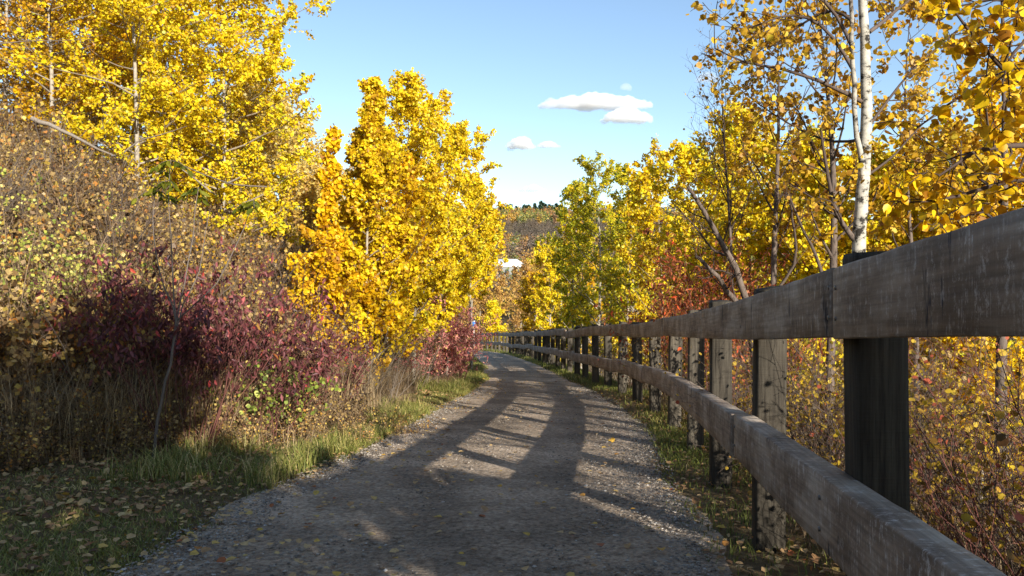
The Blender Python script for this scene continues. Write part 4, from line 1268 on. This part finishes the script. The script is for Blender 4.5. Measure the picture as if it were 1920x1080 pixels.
litter()

def stones():
    rng = np.random.default_rng(700); mb = MB()
    n = 34000
    y = 2.5 + 16 * rng.random(n) ** 2.0
    u = rng.random(n); pick = rng.random(n)
    u = np.where(pick < .28, rng.normal(size=n) * .05 + .03, np.where(pick < .55, 1 - np.abs(rng.normal(size=n)) * .09 + .03, u))
    x = XL(y) + (XF(y) - .28 - XL(y)) * u
    z = np.maximum(basez(y) + .008, gz(x, y) + .002)
    oct_ = np.array([[1, 0, 0], [0, 1, 0], [-1, 0, 0], [0, -1, 0], [0, 0, .7], [0, 0, -.7], [.62, .62, .3], [-.6, .55, .25], [-.6, -.62, .3], [.6, -.55, .28]])
    fc = np.array([[4, 6, 1, 7], [4, 7, 2, 8], [4, 8, 3, 9], [4, 9, 0, 6]])
    ft = np.array([[6, 0, 1], [7, 1, 2], [8, 2, 3], [9, 3, 0], [0, 5, 1], [1, 5, 2], [2, 5, 3], [3, 5, 0]])
    s = (.0035 + .008 * rng.random(n) ** 3)[:, None, None] * np.where(pick[:, None, None] < .82, 1.25, .9)
    a = rng.uniform(0, 6.28, n); c, sn = np.cos(a), np.sin(a)
    B = oct_[None] * (1 + rng.normal(size=(n, 10, 1)) * .15) * np.stack([rng.uniform(.8, 1.5, n), rng.uniform(.7, 1.2, n), rng.uniform(.5, .9, n)], -1)[:, None, :]
    V = np.stack([B[..., 0] * c[:, None] - B[..., 1] * sn[:, None], B[..., 0] * sn[:, None] + B[..., 1] * c[:, None], B[..., 2]], -1) * s + np.stack([x, y, z], -1)[:, None, :]
    t = np.clip(.5 + rng.normal(size=n) * .28, 0, 1)
    idx = np.arange(n)[:, None, None] * 10
    V = V.reshape(-1, 3)
    mb.add(V, (idx + fc[None]).reshape(-1, 4), np.repeat(t, 4))
    base0 = mb.n - len(V)
    mb.v.append(np.zeros((0, 3), np.float32)); mb.loops.append(((idx + ft[None]).reshape(-1) + base0)); mb.sizes.append(np.full(n * 8, 3, np.int32)); mb.tint.append(np.repeat(t, 8).astype(np.float32))
    tag(mb.build('loose_stones', M['stone']), 'small loose grey stones strewn over the gravel and thickest at its edges', 'gravel', kind='stuff')
stones()

# ------------------------------------------------------------------ beyond the bend
MID = [
    (975, 92, 512, 2.6, 'orangetree', 'tan orange tree in the gap beyond the bend of the fence', .5),
    (1010, 100, 500, 2.8, 'orangetree', 'orange tree beyond the bend beside the yellow aspens', .65),
    (935, 104, 508, 2.4, 'orangetree', 'pale tan tree below the white roofed building', .6),
    (900, 96, 545, 2.6, 'orangetree', 'orange tree half hidden by the left clump beyond the bend', .6),
    (925, 84, 572, 1.7, 'yellow', 'small bright yellow tree right behind the far fence', .6),
    (1015, 128, 475, 3.4, 'yellow', 'yellow tree on the valley side near the white building', .65),
    (1050, 120, 470, 3.2, 'yellow', 'yellow tree on the valley side behind the slim green aspen', .6),
    (985, 150, 508, 3.0, 'orangetree', 'rusty tree in front of the white roofed building', .7),
    (870, 120, 500, 3.5, 'orangetree', 'orange tree behind the left golden clump', .6),
]
for k, (x_, t_, top, r_, mt, lb_, tn) in enumerate(MID):
    X_ = px(x_, t_); zb = float(gz(X_, t_)); Hh = pz(top, t_) - zb
    aspen('valley_tree', lb_, X_, t_, Hh / .97, r_, mt, seed=140 + k, nleaf=5200, lsize=.20, kind='quad', low=.08, limbs=34, subs=5, twigs=3, tint=tn, tr=.12, jit=.12)
for k, (x_, t_, h_) in enumerate([(893, 83, 3.6), (912, 82.5, 4.0), (934, 82, 3.8), (952, 81, 4.2), (972, 79, 4.4), (990, 76, 4.4), (1005, 72, 4.2), (1020, 66, 4.0)]):
    names_ = ['first', 'second', 'third', 'fourth', 'fifth', 'sixth', 'seventh', 'last']
    shrub('dark_shrub', '%s from the left of the dark bushes behind the far fence' % names_[k], px(x_, t_), t_, h_, 1.8, 22, 'darkbush', 'darkstem', 160 + k, 'quad', .13, 1700, group='dark bushes behind the far fence', low=.2, sr=.02, jit=.08)

# small blue sign on a pale post
def sign():
    t = 79.5; x = px(888.5, t); 
    z = float(gz(x, t)); zt = pz(602.5, t)
    root = thing('trail_sign', 'small blue sign with a white strip on top on a slim post beyond the bend', 'sign', (x, t, z))
    def box(nm, sx, sy, sz, cz, mat, cy=0):
        V = np.array([[a * sx / 2, cy + b * sy / 2, cz + c * sz / 2] for c in (-1, 1) for a, b in ((-1, -1), (1, -1), (1, 1), (-1, 1))])
        Fq = [[3, 2, 1, 0], [4, 5, 6, 7], [0, 1, 5, 4], [1, 2, 6, 5], [2, 3, 7, 6], [3, 0, 4, 7]]
        return MB().add(V, Fq).build(nm, M[mat], root)
    h = zt - z
    box('post', .09, .07, h, h / 2, 'wallpale')
    box('sign_panel', .36, .03, .42, h - .27, 'signblue', -.06)
    box('sign_strip', .26, .03, .1, h - .02 + .02, 'signwhite', -.055)
sign()

# buildings
def building(name, label, x0, x1, y0, y1, zb, ze, zr, wallm, roofm, hip=2.0, nwin=6):
    cx, cy = (x0 + x1) / 2, (y0 + y1) / 2
    root = thing(name, label, 'building', (cx, cy, zb))
    X0, X1, Y0, Y1 = x0 - cx, x1 - cx, y0 - cy, y1 - cy
    h = ze - zb
    V = [[X0, Y0, -2], [X1, Y0, -2], [X1, Y1, -2], [X0, Y1, -2], [X0, Y0, h], [X1, Y0, h], [X1, Y1, h], [X0, Y1, h]]
    MB().add(V, [[3, 2, 1, 0], [4, 5, 6, 7], [0, 1, 5, 4], [1, 2, 6, 5], [2, 3, 7, 6], [3, 0, 4, 7]]).build('wall', M[wallm], root)
    o = .5; r = zr - zb; e = h + .02; th = .25
    A = [[X0 - o, Y0 - o, e], [X1 + o, Y0 - o, e], [X1 + o, Y1 + o, e], [X0 - o, Y1 + o, e], [X0 - o, Y0 - o, e + th], [X1 + o, Y0 - o, e + th], [X1 + o, Y1 + o, e + th], [X0 - o, Y1 + o, e + th],
         [X0 + hip, 0, r], [X1 - hip, 0, r]]
    rb = MB().add(A, [[3, 2, 1, 0], [0, 1, 5, 4], [1, 2, 6, 5], [2, 3, 7, 6], [3, 0, 4, 7], [4, 5, 9, 8], [6, 7, 8, 9]])
    rb.v.append(np.zeros((0, 3), np.float32)); rb.loops.append(np.array([5, 6, 9, 7, 4, 8])); rb.sizes.append(np.array([3, 3], np.int32)); rb.tint.append(np.array([.5, .5], np.float32))
    rf = rb.build('roof', M[roofm], root)
    for k in range(nwin):
        wx = X0 + (X1 - X0) * (k + .5) / nwin; ww = (X1 - X0) / nwin * .5; wz0, wz1 = h * .45, h * .8
        V = [[wx - ww / 2, Y0 - .06, wz0], [wx + ww / 2, Y0 - .06, wz0], [wx + ww / 2, Y0 - .06, wz1], [wx - ww / 2, Y0 - .06, wz1],
             [wx - ww / 2, Y0 - .003, wz0], [wx + ww / 2, Y0 - .003, wz0], [wx + ww / 2, Y0 - .003, wz1], [wx - ww / 2, Y0 - .003, wz1]]
        MB().add(V, [[0, 1, 2, 3], [4, 7, 6, 5], [0, 4, 5, 1], [1, 5, 6, 2], [2, 6, 7, 3], [3, 7, 4, 0]]).build('window', M['darkglass'], root)
    return root
building('white_roofed_building', 'long low building with a bright white roof in the valley', px(905, 250), px(983, 250), 246, 262, 2.0, pz(500, 246), pz(486, 256), 'wallgrey', 'whiteroof', 2.2)
building('white_building', 'pale flat building top showing above the yellow valley trees', px(1018, 330), px(1046, 330), 330, 345, 8, pz(476, 330), pz(471, 337), 'wallpale', 'whiteroof', 1.0, 4)
building('hilltop_house', 'small pinkish house with dark roof below the conifers on the far rim', px(1021, 760), px(1030, 760), 760, 772, 66, pz(408, 760), pz(403, 766), 'wallpale', 'darkroof', 1.5, 3)

# far woods, one mass per belt
def belt(name, label, y0, y1, n, tints, hgt, q, qs, seed, xr=0.26):
    rng = np.random.default_rng(seed); mb = MB()
    y = y0 + (y1 - y0) * rng.random(n); x = rng.uniform(-xr, xr + .14, n) * y
    z = gz(x, y)
    H = rng.uniform(hgt[0], hgt[1], n); Rr = H * rng.uniform(.22, .38, n)
    vals = np.array([a for a, b in tints]); cum = np.cumsum([b for a, b in tints]) / sum(b for a, b in tints)
    fld = wob(x / 5.0, y / 14.0) + rng.normal(size=n) * .35
    rank = np.argsort(np.argsort(fld)) / n
    t = vals[np.searchsorted(cum, rank).clip(0, len(vals) - 1)]
    dirv = nrm(rng.normal(size=(n, q, 3))) * rng.random((n, q, 1)) ** .4
    P = np.stack([x, y, z + H * .58], -1)[:, None, :] + dirv * np.stack([Rr, Rr, H * .45], -1)[:, None, :]
    leaves(mb, rng, P.reshape(-1, 3), qs, 'quad', 0, 0, np.repeat(t, q), .035, svar=.5, nout=nrm(dirv.reshape(-1, 3) + np.array([0, -.2, .5])))
    O = np.stack([x, y, z - .5], -1)
    Q = np.stack([O, O + np.stack([x * 0, x * 0, H * .5], -1), O + np.stack([rng.normal(size=n) * .3, x * 0, H * .95], -1)], 1)
    tb = MB(); tubes(tb, Q, np.stack([H * .02, H * .014, H * .004], -1), 3, tint_scale=0)
    tag(mb.build(name, M['farwood']), label, 'woods', kind='stuff')
    tag(tb.build('woodland_trunks', M['greybark']), 'thin grey trunks in the ' + label[:60].rsplit(' ', 1)[0], 'woods', kind='stuff')
belt('valley_woods', 'yellow orange and green woods on the valley floor around the white roofed building', 165, 310, 400, [(.83, 4), (.7, 2), (.45, 2), (.93, 1.2), (.98, .5)], (6, 12), 260, .55, 801)
belt('lower_hill_woods', 'tan orange and green woods along the foot of the far hill', 300, 395, 560, [(.33, 1.5), (.55, 1.5), (.96, 2), (.45, 1.5), (.7, 1.5), (.87, 2.5)], (7, 11), 200, .7, 802)
belt('bare_hill_woods', 'leafless grey brown woods covering the middle of the far hill', 400, 600, 1800, [(.12, 2), (.22, 4), (.33, 2)], (4, 7.5), 110, .45, 803)
belt('rim_woods', 'orange and olive woods on the rim of the far hill', 600, 850, 900, [(.96, 2.5), (.66, 2), (.99, 2), (.56, 2), (.93, 2), (.80, 1.2)], (8, 13), 170, .95, 804)

# conifers on the rim, each its own thing
def conifer_mesh(seed):
    rng = np.random.default_rng(seed); mb = MB(); tb = MB()
    n = 520; f = rng.random(n) ** .8
    a = rng.uniform(0, 6.28, n); r = (1 - f) * .30 * (0.75 + .25 * np.sin(f * 60)) * rng.uniform(.55, 1, n)
    P = np.stack([np.cos(a) * r, np.sin(a) * r, .1 + f * .9], -1)
    leaves(mb, rng, P, .085, 'quad', .5, .2, .5, .3)
    tubes(tb, np.array([[[0, 0, -.04], [0, 0, .5], [0, 0, .98]]]), np.array([[.014, .01, .002]]), 5)
    return mb.mesh('crown', M['conifer']), tb.mesh('trunk', M['darkbark'])
cm = [conifer_mesh(s) for s in (1, 2, 3)]
CON = [(1003, 384, 'first'), (1014, 380, 'tall second'), (1018, 383, 'third'), (1009, 392, 'fourth'), (1023, 385, 'fifth'), (1030, 386, 'sixth'), (1036, 388, 'seventh'), (1043, 384, 'eighth'), (958, 386, 'ninth'),
       (983, 387, 'tenth'), (991, 387, 'eleventh'), (1050, 387, 'twelfth'), (940, 388, 'thirteenth'), (1012, 396, 'fourteenth')]
CON_L = ['dark conifer left of the tallest one on the far rim', 'tallest dark conifer on the far rim', 'dark conifer touching the right side of the tallest one on the far rim',
         'dark conifer low on the far rim left of the small house', 'slim conifer above the small house on the far rim', 'short conifer right of the small house on the far rim',
         'conifer beside the slim aspen on the far rim', 'pointed conifer standing apart near the right end of the far rim', 'lone conifer left of centre above the orange woods of the far rim',
         'narrow conifer just right of the yellow tree on the far rim', 'conifer between the yellow and the olive tree on the far rim', 'last conifer at the right end of the far rim before the aspens',
         'first conifer on the far rim beside the left golden clump', 'broad dark conifer in front of the tallest one on the far rim']
for k, (x_, top, _) in enumerate(CON):
    t = 800 + (k * 37) % 50; X_ = px(x_, t); H = (16 if k not in (3, 13) else 15) + (k * 13 % 5)
    zt = pz(top - 3, t); zb = float(gz(X_, t)); H = max(zt - zb, 11)
    root = thing('conifer_tree', CON_L[k], 'tree', (X_, t, zb), 'conifers on the far rim')
    for me, nm in zip(cm[k % 3], ('crown', 'trunk')):
        o = bpy.data.objects.new(nm, me); COL.objects.link(o); o.parent = root; o.scale = (1.35 * H, 1.35 * H, H)
    root.rotation_euler = (0, 0, k * 1.3)

_rc = np.random.default_rng(31)
for k in range(18):
    x_ = 936 + k * 7.4 + _rc.uniform(-2.5, 2.5); t = 805 + (k * 23) % 45; X_ = px(x_, t); zb = float(gz(X_, t)); H = max(10.5, pz(_rc.uniform(384, 391), t) - zb)
    root = thing('conifer_tree', 'small dark conifer standing among orange and olive trees along the far rim', 'tree', (X_, t, zb), 'small conifers on the far rim')
    for me, nm in zip(cm[k % 3], ('crown', 'trunk')):
        o = bpy.data.objects.new(nm, me); COL.objects.link(o); o.parent = root; o.scale = (1.25 * H, 1.25 * H, H)
    root.rotation_euler = (0, 0, k * 0.9)

# ------------------------------------------------------------------ clouds: soft volumes far beyond the valley
def cloud_material():
    m, nt, out = mat_new('cloud_vapour')
    v = N(nt, 'ShaderNodeVolumePrincipled')
    v.inputs['Color'].default_value = (1, 1, 1, 1)
    v.inputs['Density'].default_value = 0.022
    v.inputs['Anisotropy'].default_value = 0.0
    nt.links.new(v.outputs[0], out.inputs['Volume'])
    return m
M['cloud'] = cloud_material()
def cloud_material2():
    m = M['cloud'].copy(); m.name = 'thin_cloud_vapour'
    for n in m.node_tree.nodes:
        if n.type == 'PRINCIPLED_VOLUME': n.inputs['Density'].default_value = 0.006
    return m
M['cloud_thin'] = cloud_material2()

ico = None
def cloud(label, x0, x1, ytop, ybot, seed, mat='cloud', T=4200.0, lumps=26):
    rng = np.random.default_rng(seed)
    w = px(x1, T) - px(x0, T); h = pz(ytop, T) - pz(ybot, T); cx = px((x0 + x1) / 2, T); zb = pz(ybot, T)
    import bmesh
    bm = bmesh.new()
    for k in range(lumps):
        u = -1 + 2 * (k + rng.random()) / lumps; env = (1 - abs(u) ** 1.8)
        r = h * (0.20 + .30 * env * rng.random() + .1 * env)
        xx = u * (w / 2 - r); zz = r * .55 + max(0, (h * env * (.6 + .4 * rng.random()) - r * 1.55)) * rng.random() ** .6
        yy = rng.normal() * h * .35
        res = bmesh.ops.create_icosphere(bm, subdivisions=2, radius=r)
        bmesh.ops.scale(bm, vec=(1.45, 1.2, 1.0), verts=res['verts'])
        bmesh.ops.translate(bm, vec=(xx, yy, zz), verts=res['verts'])
    for v in bm.verts:
        if v.co.z < 0: v.co.z *= 0.15
    me = bpy.data.meshes.new('cloud'); bm.to_mesh(me); bm.free()
    me.materials.append(M[mat])
    o = bpy.data.objects.new('cloud', me); COL.objects.link(o); o.location = (cx, T, zb)
    rm = o.modifiers.new('remesh', 'REMESH'); rm.mode = 'VOXEL'; rm.voxel_size = h / 14
    tx = bpy.data.textures.new('puff', 'CLOUDS'); tx.noise_scale = h * .22; tx.noise_depth = 3
    dm = o.modifiers.new('puff', 'DISPLACE'); dm.texture = tx; dm.strength = h * .26; dm.mid_level = .5; dm.texture_coords = 'GLOBAL'
    tag(o, label, 'cloud')
    return o
cloud('largest long flat bottomed white cloud', 1008, 1226, 171, 201, 1, lumps=60)
cloud('small puffy white cloud just under the right half of the largest cloud', 1128, 1226, 196, 227, 2, lumps=30)
cloud('low white cloud with a rounded top, lower left of the largest cloud', 948, 1004, 254, 278, 3, lumps=22)
cloud('thin white cloud right beside the low rounded one', 1006, 1052, 262, 276, 4, lumps=20)
cloud('smallest white cloud low over the valley between the trees', 972, 1026, 345, 358, 5, lumps=34)
cloud('faint wispy cloud near the bare twigs at the right', 1303, 1352, 132, 152, 6, 'cloud_thin', lumps=20)
cloud('tiny faint wisp above the largest cloud', 1162, 1186, 154, 168, 7, 'cloud_thin', lumps=12)

# ------------------------------------------------------------------ trees behind the viewer: they shade the foreground
def copy_thing(src, loc, rz, sc, label=None, group=None):
    c = src.copy(); COL.objects.link(c); c.location = loc; c.rotation_euler = (0, 0, rz); c.scale = sc
    if label: c['label'] = label
    if group: c['group'] = group
    for ch in src.children:
        k = ch.copy(); COL.objects.link(k); k.parent = c
    return c
shade0 = None
BK = [(2.8, -5.2, 6.1, 1.6), (6.0, -4.6, 4.2, 1.5), (0.8, -8.2, 7.6, 1.9), (4.6, -9.0, 7.4, 2.1), (-2.2, -6.6, 6.8, 1.8), (1.8, -12.5, 8.8, 2.4), (-4.2, -10.5, 8.0, 2.2), (8.2, -7.4, 5.0, 1.9), (3.4, -1.9, 3.4, 1.1)]
for k, (x_, y_, h_, r_) in enumerate(BK):
    if k % 4 == 0:
        shade0 = aspen('aspen_tree', 'leafy yellow aspen standing behind the viewer beside the path', x_, y_, h_, r_, 'yellow', seed=900 + k, nleaf=26000, lsize=.085, kind='quad', low=.14, limbs=46, tr=.09, group='aspens behind the viewer')
        H0, r0 = h_, r_
    else:
        copy_thing(shade0, (x_, y_, float(gz(x_, y_)) - .05), k * 1.7, (r_ / r0, r_ / r0, h_ / H0), group='aspens behind the viewer')
